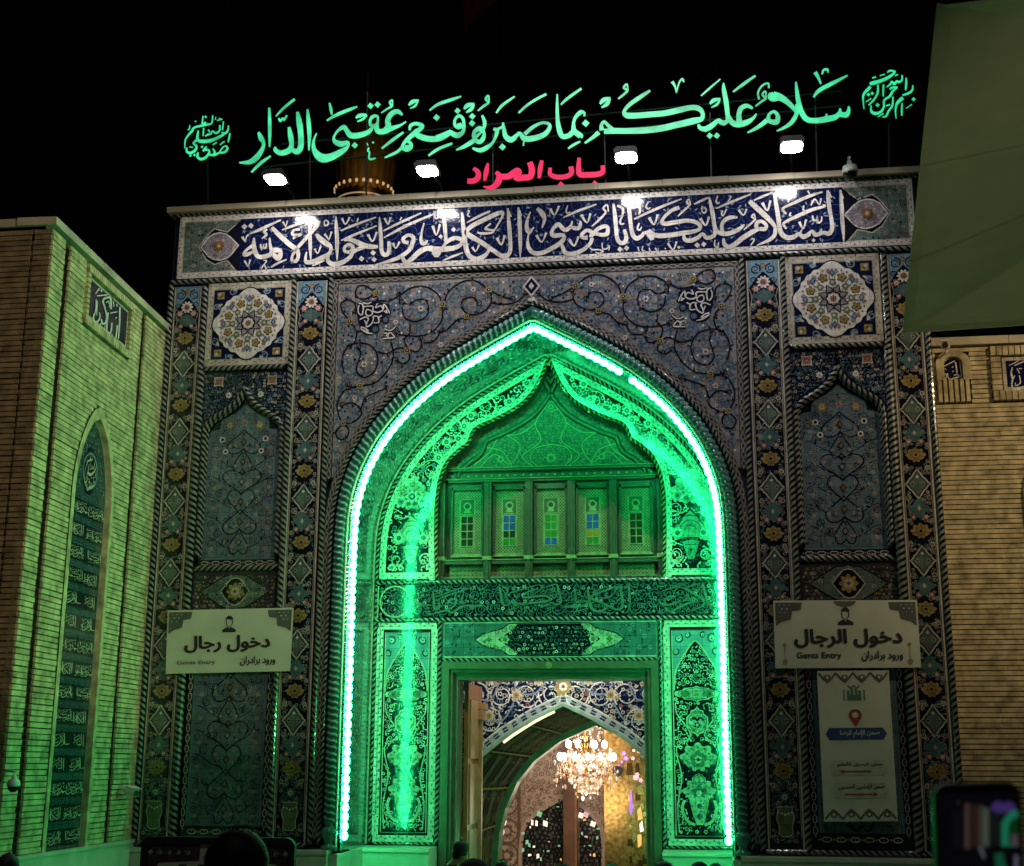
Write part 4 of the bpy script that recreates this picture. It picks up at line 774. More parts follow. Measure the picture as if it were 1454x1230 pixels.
mould('rope_moulding', [(arch(.165, 5.46), YB, .036, {}), (offset(ogF, .015), YB, .036, {'m1': yellow}), ([(-3.33, 5.425), (3.33, 5.425)], YB-.01, .04, {}), ([(-3.33, 4.72), (3.33, 4.72)], YB-.01, .04, {}), ([(-2.02, 3.97), (2.02, 3.97)], YB-.01, .035, {}),
    ([(-3.29, .68), (-3.29, 4.7)], YB, .035, {}), ([(3.29, .68), (3.29, 4.7)], YB, .035, {}), ([(-2.05, .68), (-2.05, 4.7)], YB-.01, .04, {}), ([(2.05, .68), (2.05, 4.7)], YB-.01, .04, {}), ([(-3.25, .7), (-2.05, .7)], YB-.01, .03, {}), ([(3.25, .7), (2.05, .7)], YB-.01, .03, {})])
# inscription frieze
p = Pn(YB); p.slab([(-3.33, 4.755), (3.33, 4.755), (3.33, 5.385), (-3.33, 5.385)], night, .12)
circle_vines(p, lambda u, v: True, (-3.2, 4.8, 3.3, 5.3), .24, rng, teal, .016, 1, greyg)
p.scatter(lambda u, v: True, (-3.2, 4.82, 3.3, 5.34), .12, rng, lambda s, u, v, d, g, L: (s.flower(u, v, d*g.choice((.2, .3)), 5, g.choice((teal, pale, white, cream)), navy, None, L) if g.random() < .5 else s.curl(u, v, d*.5, g.uniform(0, 6), g.choice((-1, 1)), d*.1, greyg, L)), 2)
p.ring(-2.92, 5.07, .29, .03, cream, 5, 24); p.rect(-3.3, 4.77, -3.24, 5.37, cream, 4)
f1 = p.build('inscription_frieze', G)
mb = MB()
for i, ci in enumerate((1, 4, 2, 5)):
    x0 = -2.75+i*1.52
    pen(mb, strokes(BAND[ci][1]), (lambda x0: lambda x, y, h: (x0+x/1454*1.5, YB-h, 5.36-(y-150)/760*.56))(x0), greyg, h0=.012)
mb.build('lettering', f1)
# cartouche frieze over the door
p = Pn(YB); p.slab([(-2.0, 4.005), (2.0, 4.005), (2.0, 4.685), (-2.0, 4.685)], teal, .12); p.strip([(-1.97, 4.03), (1.97, 4.03), (1.97, 4.66), (-1.97, 4.66)], .025, cream, 1, True)
o = []
for s in (1, -1):
    q = [(.55, .3), (.75, .29), (.88, .2), (1.0, .17), (1.12, .14), (1.25, .1), (1.38, .0), (1.25, -.1), (1.12, -.14), (1.0, -.17), (.88, -.2), (.75, -.29), (.55, -.3)]
    o += [(s*x, 4.345+s*z) for x, z in q]
p.poly(o, cream, 2); p.strip(o, .02, night, 3, True)
o2 = [(x*.72 if abs(x) > .9 else x*.95, 4.345+(z-4.345)*.97) for x, z in o]
p.rect(-.6, 4.06, .6, 4.63, night, 4)
p.poly([(s*x, 4.345+s*z) for s in (1, -1) for x, z in ((.58, .28), (.72, .16), (.95, 0), (.72, -.16), (.58, -.28))], night, 4)
p.scatter(lambda u, v: abs(u) < .85-.5*abs(v-4.345), (-.9, 4.1, .9, 4.6), .075, rng, K_floral([white, greyg, teal, cream], [greyg, teal], [navy], [greyg]), 5)
p.scatter(lambda u, v: abs(u) > 1.2, (-1.9, 4.1, 1.9, 4.6), .1, rng, K_floral([greyg, sky_b], [navy, greyg], [teal], [navy]), 2)
for s in (-1, 1):
    p.lob(s*.82, 4.345, .085, 6, cream, 7); p.lob(s*.82, 4.345, .05, 5, olive, 8); p.dia(s*1.12, 4.345, .07, .05, olive, 6)
    for e in (-1, 1):
        for k in range(4): p.curl(s*(.7+.14*k), 4.345+e*(.22-.04*k), .055, k, s*e, .02, olive, 5)
p.build('cartouche_frieze', G)
# jamb panels
def jamb(sx):
    g = random.Random(31); p = Pn(YB, sx); u0 = 2.67
    p.slab([(2.05, .66), (3.33, .66), (3.33, 4.7), (2.05, 4.7)], night, .12)
    for q in ([(2.11, 4.61), (3.23, 4.61)], [(2.11, .78), (3.23, .78)], [(2.155, .84), (2.155, 4.55)], [(3.19, .84), (3.19, 4.55)]): dash(p, q, .12, white, navy, .16, 2 if abs(q[0][0]-q[1][0]) < .1 else 3)
    o = [(2.25, .89), (3.09, .89), (3.09, 4.49), (2.25, 4.49)]; p.strip(o, .02, cream, 2, True)
    og_ = [(u0-.4, 3.4), (u0-.36, 3.75), (u0-.2, 4.05), (u0, 4.3), (u0+.2, 4.05), (u0+.36, 3.75), (u0+.4, 3.4)]
    p.poly([(2.26, 3.5)]+og_+[(3.08, 3.5), (3.08, 4.48), (2.26, 4.48)], sky_b, 2); p.strip(og_, .03, cream, 3, k=4); fo = pip([(2.26, 3.5)]+og_+[(3.08, 3.5), (3.08, 4.48), (2.26, 4.48)])
    for s in (-1, 1):
        for x, z, r in ((.3, 4.34, .09), (.14, 4.4, .06), (.36, 4.1, .07)): p.curl(u0+s*x, z, r, 1, s, .02, night, 4); p.flower(u0+s*x, z, r*.5, 5, white, teal, None, 5)
    av = []
    def blob(z, a, b, m=cream, m2=teal):
        q = [(u0+a*x, z+b*y) for x, y in ((0,1),(.2,.8),(.55,.72),(.62,.5),(.95,.3),(1,0),(.95,-.3),(.62,-.5),(.55,-.72),(.2,-.8),(0,-1),(-.2,-.8),(-.55,-.72),(-.62,-.5),(-.95,-.3),(-1,0),(-.95,.3),(-.62,.5),(-.55,.72),(-.2,.8))]
        p.poly(q, m, 4); p.strip([(u0+(x-u0)*.82, z+(y-z)*.82) for x, y in q], .018, m2, 5, True); av.append((u0, z, a, b))
    blob(3.35, .4, .14); 
    for s in (-1, 1): p.lob(u0+s*.2, 3.35, .1, 8, olive, 6, ry=.07)
    blob(2.86, .2, .27); p.strip([(u0-.12, 2.88), (u0-.05, 2.93), (u0, 2.88), (u0+.05, 2.93), (u0+.12, 2.88)], .04, night, 6, k=3); p.flower(u0, 2.8, .06, 5, night, cream, None, 6)
    p.palm(u0, 2.2, .3, cream, teal, white, 4); p.flower(u0, 2.2, .15, 7, olive, cream, night, 8); av.append((u0, 2.2, .36, .32))
    blob(1.85, .12, .12); p.palm(u0, 1.62, .27, cream, teal, white, 4, 1); p.poly([(u0-.17, 1.5), (u0-.13, 1.3), (u0-.06, 1.08), (u0+.06, 1.08), (u0+.13, 1.3), (u0+.17, 1.5), (u0, 1.58)], cream, 7); av += [(u0, 1.6, .32, .3), (u0, 1.25, .2, .25)]
    p.flower(u0, 1.4, .1, 7, white, teal, navy, 8); p.lob(u0, 1.22, .06, 4, teal, 8)
    for s in (-1, 1):
        p.strip([(u0+s*.08, 1.08), (u0+s*.22, 1.15), (u0+s*.3, 1.35), (u0+s*.26, 1.5)], .05, cream, 6, k=4); p.strip([(u0+s*.36, .95), (u0+s*.38, 1.4), (u0+s*.3, 1.9), (u0+s*.38, 2.4), (u0+s*.12, 2.62), (u0+s*.36, 3.0), (u0+s*.38, 3.2)], .022, cream, 4, k=5)
    ins = lambda u, v: abs(u-u0) < .385 and .95 < v < 4.2 and not fo(u, v) and all(((u-x)/(a+.02))**2+((v-z)/(b+.02))**2 > 1 for x, z, a, b in av)
    p.scatter(ins, (2.27, .95, 3.07, 4.3), .07, g, K_dense([white, cream, white, sky_b], [cream, cream, white], [teal, navy, yellow], [cream, white], 1.3), 2); inner_detail(p, av, g, [teal, sky_b, navy], 12)
    p.scatter(lambda u, v: not ins(u, v) and abs(u-u0) < .3 and 1.9 < v < 3.5 and 0, (2.3, 1, 3, 4), .1, g, K_floral([teal], [teal], [white], [teal]), 8)
    p.build('jamb_panel', G)
jamb(1); jamb(-1)

# ---- carved wooden window bay
mb = MB(); YW = 2.86
mb.grid([[(x, YB+.1, z) for x, z in ogF], [(x, YW+.02, z) for x, z in ogF]], wood)
mb.face([(-2.16, YW, 5.4), (2.16, YW, 5.4), (2.16, YW, 9.8), (-2.16, YW, 9.8)], wood)
inn = [q for q in offset(ogF, -.2) if q[1] > 7.5]
mb.grid([[(x, YW-.05, z) for x, z in inn], [(x, YW-.05, z) for x, z in offset(inn, -.05)], [(x, YW, z) for x, z in offset(inn, -.08)]], wood); mb.grid([[(x, YW, z) for x, z in offset(inn, .03)], [(x, YW-.05, z) for x, z in inn]], wood)
pw = Pn(YW-.003); fi = pip(offset(inn, -.1))
def straps(pts, wd=.04, L=3): pw.strip(pts, wd, woodd, L, k=6); pw.strip(pts, wd*.6, woodl, L+2, k=6)
for s in (-1, 1):
    straps([(s*.05, 8.95), (s*.3, 8.55), (s*.2, 8.2), (s*.55, 7.9), (s*.35, 7.7)]); straps([(s*1.5, 7.75), (s*1.2, 8.0), (s*1.0, 8.3), (s*.6, 8.35), (s*.3, 8.55)]); straps([(s*.75, 7.68), (s*.95, 8.0), (s*1.3, 8.1)]); straps([(s*1.4, 7.68), (s*1.1, 7.95), (s*.8, 7.75), (s*.6, 8.1), (s*.9, 8.35)])
    straps([(0, 8.12), (s*.3, 8.05), (s*.4, 7.85), (s*.25, 7.68)]); pw.flower(s*.98, 7.85, .07, 8, woodl, wood, None, 6)
straps([(-.16, 8.85), (0, 8.98), (.16, 8.85), (0, 8.78), (-.16, 8.85)]); pw.flower(0, 8.87, .06, 6, woodl, wood, None, 6); pw.flower(0, 7.85, .1, 8, woodl, wood, None, 6)
pw.scatter(fi, (-1.7, 7.66, 1.7, 9.2), .052, rng, lambda s, u, v, d, g, L: s.flower(u, v, d*g.choice((.2, .36)), 4, woodl, wood, None, L, g.uniform(0, 1)) if g.random() < .6 else s.curl(u, v, d*.42, g.uniform(0, 6), 1, d*.14, g.choice((woodd, woodl)), L), 1)
pw.scatter(lambda u, v: not fi(u, v) and pip(ogF)(u, v), (-2.1, 7.5, 2.1, 9.5), .055, rng, lambda s, u, v, d, g, L: s.curl(u, v, d*.45, g.uniform(0, 6), 1, d*.14, g.choice((woodl, woodd)), L), 1)
for z in (7.64, 7.42): mb.box((-2.0, YW-.1, z-.03), (2.0, YW-.002, z+.02), wood); mb.box((-2.05, YW-.13, z+.021), (2.05, YW-.004, z+.035), woodl)
for i in range(26): pw.lob(-1.92+.1536*i, 7.53, .05, 6, wood, 3); pw.disc(-1.92+.1536*i, 7.53, .025, woodl, 4, 6)
for x in (-2.1, -1.2, -.405, .405, 1.2, 2.1): mb.box((x-.07, YW-.2, 5.48), (x+.07, YW-.001, 7.36), wood); mb.box((x-.025, YW-.225, 5.5), (x+.025, YW-.2, 7.34), wood); mb.box((x-.09, YW-.24, 5.86), (x+.09, YW-.003, 5.93), woodl)
for z in (5.83, 5.49): mb.box((-2.12, YW-.17, z-.04), (2.12, YW-.006, z+.03), wood); mb.box((-2.12, YW-.19, z+.031), (2.12, YW-.006, z+.045), woodl)
bay = mb.build('window_bay', G); pw.build('carving', bay)
cols = [[0,0,0,0], [2,2,0,1], [1,1,1,2], [2,2,3,1], [0,0,0,0]]
gl = [M('glass_dark', (.012, .02, .015), rough=.15, emit=.02, ecol=(.2, .4, .15)), M('glass_green', (.03, .12, .03), rough=.15, emit=.03, ecol=(.15, .5, .05)), M('glass_blue', (.02, .05, .2), rough=.15, emit=.08, ecol=(.05, .15, .6)), M('glass_amber', (.3, .12, .02), rough=.15, emit=.07, ecol=(.7, .25, .03))]  # faint emission in the panes stands for light in the glass
for i in range(5):
    cx = -1.63+.8075*i if 0 else (-1.62, -.8, 0, .8, 1.62)[i]; hw = .28
    pw = Pn(YW-.01); m2 = MB()
    for s in (-1, 1): m2.box((cx+s*(hw+.015)-.02, YW-.08, 5.97), (cx+s*(hw+.015)+.02, YW-.002, 7.3), wood)
    m2.box((cx-hw-.03, YW-.08, 7.24), (cx+hw+.03, YW-.003, 7.34), wood); m2.box((cx-hw-.03, YW-.08, 5.94), (cx+hw+.03, YW-.003, 6.0), woodl)
    pw.rect(cx-hw, 6.0, cx+hw, 7.24, wood, 1)
    for k in range(-9, 30):
        for s in (-1, 1):
            a = [(cx+s*(-hw), 6.0+k*.06), (cx+s*hw, 6.0+k*.06+.56)]
            t0 = max(0, (6.0-a[0][1])/.56); t1 = min(1, (7.22-a[0][1])/.56)
            if t1 > t0+.05: pw.strip([(a[0][0]+(a[1][0]-a[0][0])*t, a[0][1]+.56*t) for t in (t0, t1)], .012, woodl, 2+(s > 0))
    pw.rect(cx-.14, 6.12, cx+.14, 7.06, wood, 6); pw.strip([(cx-.14, 6.12), (cx+.14, 6.12), (cx+.14, 7.06), (cx-.14, 7.06)], .022, woodl, 7, True)
    pw.ring(cx, 6.93, .065, .03, woodl, 8, 12); pw.poly([(cx-.07, 6.8), (cx+.07, 6.8), (cx+.03, 6.9), (cx-.03, 6.9)], woodl, 8); pw.disc(cx, 6.93, .045, woodd, 9); pw.strip([(cx-.12, 6.77), (cx+.12, 6.77)], .02, woodl, 8)
    for b in range(3): pw.strip([(cx+(-.12 + .12*b), 6.15), (cx+(-.12+.12*b), 6.74)], .016, woodl, 12)
    for b in range(5): pw.strip([(cx-.12, 6.15+.147*b), (cx+.12, 6.15+.147*b)], .016, woodl, 13)
    n0 = len(m2.v); m2.v += pw.v; m2.f += [[q+n0 for q in f] for f in pw.f]; m2.m += [m2.mi(pw.mats[q]) for q in pw.m]
    win = m2.build('lattice_window', bay if 0 else G)
    pp = Pn(YW-.028)
    for r in range(4):
        for c in range(2): pp.rect(cx-.11+.12*c, 6.16+.147*(3-r), cx-.01+.12*c, 6.287+.147*(3-r), gl[cols[i][r]], 1)
    pp.build('stained_pane', win)
    pc = Pn(YW-.02)
    for r in range(3):
        for c in range(9): pc.ring(cx-.3+.075*c, 5.56+.075*r+.0, .03, .014, woodl, 2, 8); pc.lob(cx-.3+.075*c, 5.56+.075*r, .014, 4, woodl, 2)
    pc.rect(cx-.34, 5.535, cx+.34, 5.77, wood, 1); pc.build('carved_panel', bay)

# ---- door frame
mb = MB(); dfm = M('door_wood', (.1, .09, .06), rough=.35, var=.2, vs=5)
for s in (-1, 1):
    for a, b, y in ((1.86, 2.0, 2.46), (1.8, 1.86, 2.52), (1.72, 1.8, 2.62)):
        x0, x1 = sorted((s*a, s*b)); mb.box((x0, y, -.6), (x1, 3.2, 3.95-(2-b)), dfm)
for a, b, y in ((3.81, 3.94, 2.46), (3.75, 3.81, 2.52), (3.62, 3.75, 2.62)): mb.box((-2.0+(3.94-b)+.002, y-.003, a), (2.0-(3.94-b)-.002, 3.2, b), dfm)
df = mb.build('door_frame', G)
mb = MB(); mb.lathe([(0, 0), (.06, 0), (.06, .02), (.035, .02), (.03, .035), (0, .035)], (0, 0, 0), woodl, 14)
bo = mb.build('boss', df); bo.matrix_local = Matrix.Translation((0, 2.46, 3.87)) @ Matrix.Rotation(pi/2, 4, 'X')

# ---- light strip along the arch
mb = MB()
ap = resample([(x, 0, z) for x, z in arch(.012, .9)], .075); gap = ap[int(len(ap)*.5)]
for i in range(0, len(ap)-1, 2):
    q = ap[i]; r = ap[i+1]
    if abs(q.x-1.62) < .03 and q.z > 8: continue
    c_ = Vector(((q.x+r.x)/2, .2, (q.z+r.z)/2)); dv = (r-q).normalized()*.062
    mb.tube([c_-dv*1.15, c_-dv*.8, c_, c_+dv*.8, c_+dv*1.15], [.015, .045, .058, .045, .015], ledm, 8)
seg = [[]]
for q in ap:
    if abs(q.x-1.62) < .035 and q.z > 8:
        if seg[-1]: seg.append([])
        continue
    seg[-1].append(q)
for s_ in seg:
    if len(s_) > 1: mb.tube([(q.x, .2, q.z) for q in s_], [.036 if q.z > 5.5 else .028 for q in s_], ledm, 7)
tag(mb.build('light_strip'), 'glowing green white strip of lights along the inside edge of the pointed arch', 'light strip')

# ================================================================== lit signs on the roof
YS = .35
def sign(name, label, cat, groups, m, thick, frame, cover=None):
    sg = thing(name, label, cat); mb = MB()
    for (x0, y0, sc), txt in groups: pen(mb, strokes(txt), crop(x0, y0, sc, YS), m, thick=thick, side=m, gap=.001, fat=1.12 if len(groups) > 1 else 1)
    mb.build('lettering', sg); mb = MB()
    for a, b in frame: mb.tube([P(*a, YS+.09), P(*b, YS+.09)], .018, steel, 6)
    mb.build('support_frame', sg)
    if cover:
        (cx, cy), rr = cover; c = P(cx, cy, YS+.05); mb = MB(); n = 40; k = rr*(c-CP).length/F
        mb.grid([[c+Vector((k*q*cos(2*pi*i/n), d, k*q*sin(2*pi*i/n))) for i in range(n)] for q, d in ((.0, .0), (.97, .0), (.97, -.02), (1, -.02), (1, .04))], M('disc_black', (.002, .002, .002), rough=.95, spec=.1), True)
        mb.build('backing_disc', sg)
sign('lit_sign', 'long green glowing Arabic verse of separate letters standing on the gateway roof', 'sign', GREEN, neon, .06,
     [((372, 238), (1200, 150)), ((400, 205), (1195, 130)), ((440, 290), (440, 200)), ((520, 283), (522, 130)), ((700, 272), (700, 190)), ((860, 262), (858, 170)), ((1010, 252), (1008, 160)), ((1160, 243), (1157, 130))])
sign('lit_sign', 'short red glowing Arabic words low on the gateway roof', 'sign', RED, neonr, .05, [((670, 259), (850, 246)), ((690, 274), (690, 250)), ((830, 264), (828, 240))])
sign('lit_sign', 'round green lit calligraphy emblem at the left end of the roof verse', 'sign', MEDL, neon, .04, [((295, 296), (295, 200)), ((293, 225), (320, 225))], ((295, 196), 35))
sign('lit_sign', 'round green lit calligraphy emblem at the right end of the roof verse, by the canopy', 'sign', MEDR, neon, .04, [((1262, 246), (1262, 140)), ((1250, 160), (1275, 160))], ((1261, 134), 39))

# ================================================================== floodlights on arms
FL = [((391, 255), (415, 289), 'leftmost floodlight, under the start of the green verse'), ((607, 243), (626, 273), 'bright floodlight left of the red sign'), ((889, 224), (894, 258), 'bright floodlight right of the red sign'), ((1124, 209), (1124, 243), 'rightmost floodlight, between the red sign and the security camera')]
for (hx, hy), (fx, fy), lb in FL:
    h = P(hx, hy, -.95); f = P(fx, fy, .0)
    t = thing('floodlight', lb, 'floodlight', (f.x, f.y, 12.17), 'floodlights along the gateway coping')
    mb = MB(); mb.tube([(f.x, .1, 12.17), (f.x, .0, 12.35), (h.x, h.y+.2, h.z+.08)], .022, steel, 6); under(mb.build('arm'), t)
    mb = MB(); mb.box((h.x-.2, h.y-.22, h.z+.0), (h.x+.2, h.y+.22, h.z+.07), steel)
    for i in range(7): mb.box((h.x-.17, h.y-.19+.058*i, h.z+.07), (h.x+.17, h.y-.175+.058*i, h.z+.12), steel)
    o = mb.build('head')
    m2 = MB(); m2.face([*[(h.x+.18*(abs(cos(t))**.55)*(1 if cos(t) > 0 else -1), h.y+.2*(abs(sin(t))**.55)*(1 if sin(t) > 0 else -1), h.z-.004) for t in (2*pi*i/28 for i in range(28))]], lampm)
    l = m2.build('lens')
    R_ = Matrix.Translation(h) @ Matrix.Rotation(radians(-3), 4, 'X') @ Matrix.Translation(-h)
    for q in (o, l):
        q.data.transform(R_); under(q, t)

# ================================================================== golden minaret behind the gateway
mc = P(517, 262, 20); mc.z = 0; mr_ = 42/F*(mc-Vector((CP.x, CP.y, 0))).length*1.02; zr = P(517, 255, 20-mr_).z; zl = P(517, 272, 20-mr_).z
mn = thing('golden_minaret', 'dark golden ribbed minaret top with a ring of small lamps, behind the roof signs', 'minaret', (mc.x, mc.y, 0))
mb = MB(); n = 48
prof = [(.94, zr-.25), (1.0, zr), (1.06, zr+.5), (1.1, zr+1.0), (1.06, zr+1.6), (.9, zr+2.2), (.6, zr+2.9), (.25, zr+3.5), (.05, zr+4.0), (.02, zr+4.6)]
rows = [[(mc.x+mr_*r*(1+.025*abs(sin(12*2*pi*j/96)))*cos(2*pi*j/96), mc.y+mr_*r*(1+.025*abs(sin(12*2*pi*j/96)))*sin(2*pi*j/96), z) for j in range(96)] for r, z in prof]
mb.grid(rows, M('dome_gold', (.3, .19, .05), rough=.55, metal=.5, var=.3, vs=3), True); under(mb.build('ribbed_dome', smooth=False), mn)
mb = MB(); mb.lathe([(.95*mr_, 0), (.95*mr_, zl), (.97*mr_, zl+.05), (.97*mr_, zr-.1), (1.0*mr_, zr)], (mc.x, mc.y, 0), gold, 40); under(mb.build('shaft', smooth=True), mn)
mb = MB(); mb.lathe([(.955*mr_, zl-.02), (.98*mr_, zl+.01), (.955*mr_, zl+.04)], (mc.x, mc.y, 0), M('lamp_ring', (.6, .5, .4), emit=.25, ecol=(1, .75, .45)), 48); under(mb.build('lamp_ring'), mn)
bulbw = M('warm_bulb', (.9, .7, .4), emit=.5, ecol=(1, .62, .32))
for i in range(26):
    a = 2*pi*(i+.5)/26; mb = MB(); mb.ball((mc.x+1.02*mr_*cos(a), mc.y+1.02*mr_*sin(a), zr), .055, bulbw, 6, 4, (1, 1, 1.3)); under(mb.build('lamp'), mn)
l = bpy.data.lights.new('minaret_glow', 'POINT'); l.energy = 70; l.color = (1, .65, .3); l.shadow_soft_size = .2; o = bpy.data.objects.new('minaret_glow', l); COL.objects.link(o); o.location = (mc.x+1.5, mc.y-mr_*3.2, zr-1.2)

# red flag
fp = P(652, 40, 9); ft = thing('flag', 'dark red flag hanging high in the black sky', 'flag', (fp.x+1.1, 9, 12))
mb = MB(); mb.tube([(fp.x+1.1, 9, 12), (fp.x+1.1, 9, fp.z+4)], .04, steel, 8); under(mb.build('flagpole'), ft)
mb = MB(); red = M('flag_red', (.6, .03, .035), rough=.8); rows = []
for i in range(13):
    t = i/12; rows.append([(fp.x+1.08-(1.25-.35*t)*u+.12*t*sin(6*u), 9+.12*sin(5*u+3*t), fp.z+3.6-(3.6-.9*(1-u)*0)*t*(.75+.25*u)-.15*u) for u in (j/10 for j in range(11))])
mb.grid(rows, red); under(mb.build('cloth', smooth=True), ft)

# ================================================================== brick buildings at both sides
def bricks(mb, o, d, nrm, s0, s1, z0, z1, grooves, hole, g, ch=.0815, m=None, fl=.8):
    """protruding brick courses with dark joints; grooves = list of (a, b) left open; hole(z) -> list of (a, b)"""
    o, d, nrm = Vector(o), Vector(d), Vector(nrm); z = z0
    while z+ch*.7 < z1:
        cut = sorted(list(grooves)+list(hole(z+ch*.35) if hole else [])); segs = []; a = s0
        for c0, c1 in cut:
            if c0 > a: segs.append((a, c0))
            a = max(a, c1)
        if a < s1: segs.append((a, s1))
        k = int(round((z-z0)/ch)) % 2
        for a, b in segs:
            if b-a < .03: continue
            x = a
            while x < b-.01:
                ln = min(g.uniform(.9, 2.2), b-x)
                if b-x-ln < .1: ln = b-x
                pr = .036+g.uniform(-.006, .006); jz = g.uniform(-.003, .003)
                e0 = .012*k if x == a else .002; e1 = .012*k if x+ln >= b-.01 else .002
                mb.obox(o+d*(x+e0)+Vector((0, 0, z+jz)), d*(ln-e0-e1), nrm*pr, Vector((0, 0, ch*fl)), m or brickm); x += ln
        z += ch
g = random.Random(5)
B = thing('brick_building', 'tall yellow brick building left of the gateway with an arched blue text panel', 'building', (LA.x, LA.y, -.6))
LW = (LB-LA).length; top = 9.78
def Ls(px, py): v = PL(px, py); return (Vector((v.x, v.y, 0))-LA).dot(LD), v.z
mb = MB(); q0 = LA-LN*.12; q1 = LB-LN*.12
mb.face([(q0.x, q0.y, -.6), (q1.x, q1.y, -.6), (q1.x, q1.y, top), (q0.x, q0.y, top)], mortar)
mb.face([(-16, -4.9, -.6), (q0.x, -4.9, -.6), (q0.x, -4.9, top), (-16, -4.9, top)], mortar)
mb.face([(-16, -5, top), (q0.x, -5, top), (q1.x, 0, top), (q1.x, 6, top), (-16, 6, top)], stone)
fr = [Ls(*q) for q in ((123, 378), (187, 430), (179, 509), (117, 459))]   # frame of the square plaque
fs0, fs1 = min(q[0] for q in fr), max(q[0] for q in fr); fz0, fz1 = sum(q[1] for q in fr[2:])/2, sum(q[1] for q in fr[:2])/2
ap_ = Ls(142, 596); pb0, pb1 = Ls(64.8, 1196)[0], Ls(118.5, 1198)[0]; ps0, ps1 = Ls(104, 700)[0], Ls(158, 700)[0]
ps0 = (ps0+pb0)/2; ps1 = (ps1+pb1)/2; psc = (ps0+ps1)/2; phw = (ps1-ps0)/2; pap = ap_[1]; psp = pap-phw*1.75
def hw_at(z, ex=0):
    if z < psp: return phw+ex
    t = (z-psp)/(pap+ex*1.6-psp)
    return (phw+ex)*max(0, 1-t**1.7)**.62 if t < 1 else 0
g1 = Ls(97, 352)[0]; g3 = Ls(204.8, 446)[0]
gr = [(g1-.1, g1+.1), (g3-.09, g3+.09)]
def hole(z):
    h = []
    e = hw_at(z, .13)
    if e > 0: h.append((psc-e, psc+e))
    if fz0-.02 < z < fz1+.02: h.append((fs0, fs1))
    return h
zb = .86
bricks(mb, LA-LN*.03, LD, LN, 0, LW-.02, zb, top-.02, gr, hole, g)
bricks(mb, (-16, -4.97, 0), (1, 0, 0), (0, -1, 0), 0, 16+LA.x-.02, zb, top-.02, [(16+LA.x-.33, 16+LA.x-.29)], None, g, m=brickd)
under(mb.build('wall'), B)
mb = MB()
q = LA-LD*.06+LN*.06; mb.obox((q.x, q.y, top), LD*(LW+.05), -LN*.6, (0, 0, .12), stone); mb.box((-16, -5.06, top), (q.x-.601, -4.6, top+.118), stone); mb.box((q.x-.6, -5.06, top+.001), (q.x-.002, -4.93, top+.119), stone)
under(mb.build('coping'), B)
mb = MB(); mb.obox((LA.x, LA.y, -.6), LD*LW, LN*.06, (0, 0, 1.4), marble); mb.obox((LA.x, LA.y, .8), LD*LW, LN*.08, (0, 0, .05), marble); mb.box((-16, -5.06, -.6), (LA.x+.06, -5.001, .8), marble)
under(mb.build('plinth'), B)
# square plaque
def lw(s, z, h): v = LA+LD*s+LN*h; return (v.x, v.y, z)
p = Pn(fmap=lambda u, v, h: lw(u, v, h+.0)); mb = MB()
for k in range(int((fs1-fs0)/.085)):
    for z in (fz0, fz1-.12): o = lw(fs0+.085*k, z, -.03); mb.obox(o, LD*.065, LN*.09, (0, 0, .12), brickm)
for k in range(int((fz1-fz0)/.085)):
    for s in (fs0, fs1-.1): o = lw(s, fz0+.085*k, -.03); mb.obox(o, LD*.1, LN*.085, (0, 0, .065), brickm)
under(mb.build('plaque_surround'), B)
i0, i1, j0, j1 = fs0+.14, fs1-.12, fz0+.16, fz1-.15
p.rect(i0, j0, i1, j1, cream, 1); p.rect(i0+.035, j0+.04, i1-.035, j1-.04, T('tile_plaque', (.01, .012, .03), tile=0), 2)
plq = under(p.build('calligraphy_plaque'), B)
mb = MB(); pen(mb, strokes(PLQ), lambda x, y, h: PL(110+x*.11378, 380+y*.11378, .012+h), white); under(mb.build('lettering'), plq)
# tall arched inscription
mb = MB(); N = 26; zz = [zb-.05]+[psp+(pap-psp)*i/14 for i in range(15)]
ol = [(psc-hw_at(z), z) for z in zz]+[(psc+hw_at(z), z) for z in zz[::-1]][1:]
oo = [(psc-hw_at(zb, .12), zb-.05)]+[(psc-hw_at(psp+(pap+.2-psp)*i/14, .12), psp+(pap+.2-psp)*i/14) for i in range(15)]; oo = oo+[(2*psc-x, z) for x, z in oo[::-1]][1:]
n_ = min(len(ol), len(oo)); mb.grid([[lw(s, z, .02) for s, z in oo[:n_]], [lw(s, z, .02) for s, z in ol[:n_]], [lw(s, z, -.1) for s, z in ol[:n_]]], brickm); under(mb.build('arch_surround'), B)
p = Pn(fmap=lambda u, v, h: lw(u, v, h-.085)); tl2 = T('tile_text_ground', (.03, .07, .07)); p.poly(ol, tl2, 0)
fo = pip(ol); p.strip(ol[1:], .035, sky_b, 2)
p.scatter(lambda u, v: fo(u, v) and v > psp+.1, (psc-phw, psp, psc+phw, pap), .09, g, K_floral([teal, greyg, sky_b], [sky_b, navy], [navy], [navy, sky_b]), 1)
p.disc(psc, psp+.42, .27, night, 5, 20, .38); p.ring(psc, psp+.42, .28, .03, sky_b, 6, 20)
rows_ = 15; rh = (psp-zb)/rows_; mbl = MB()
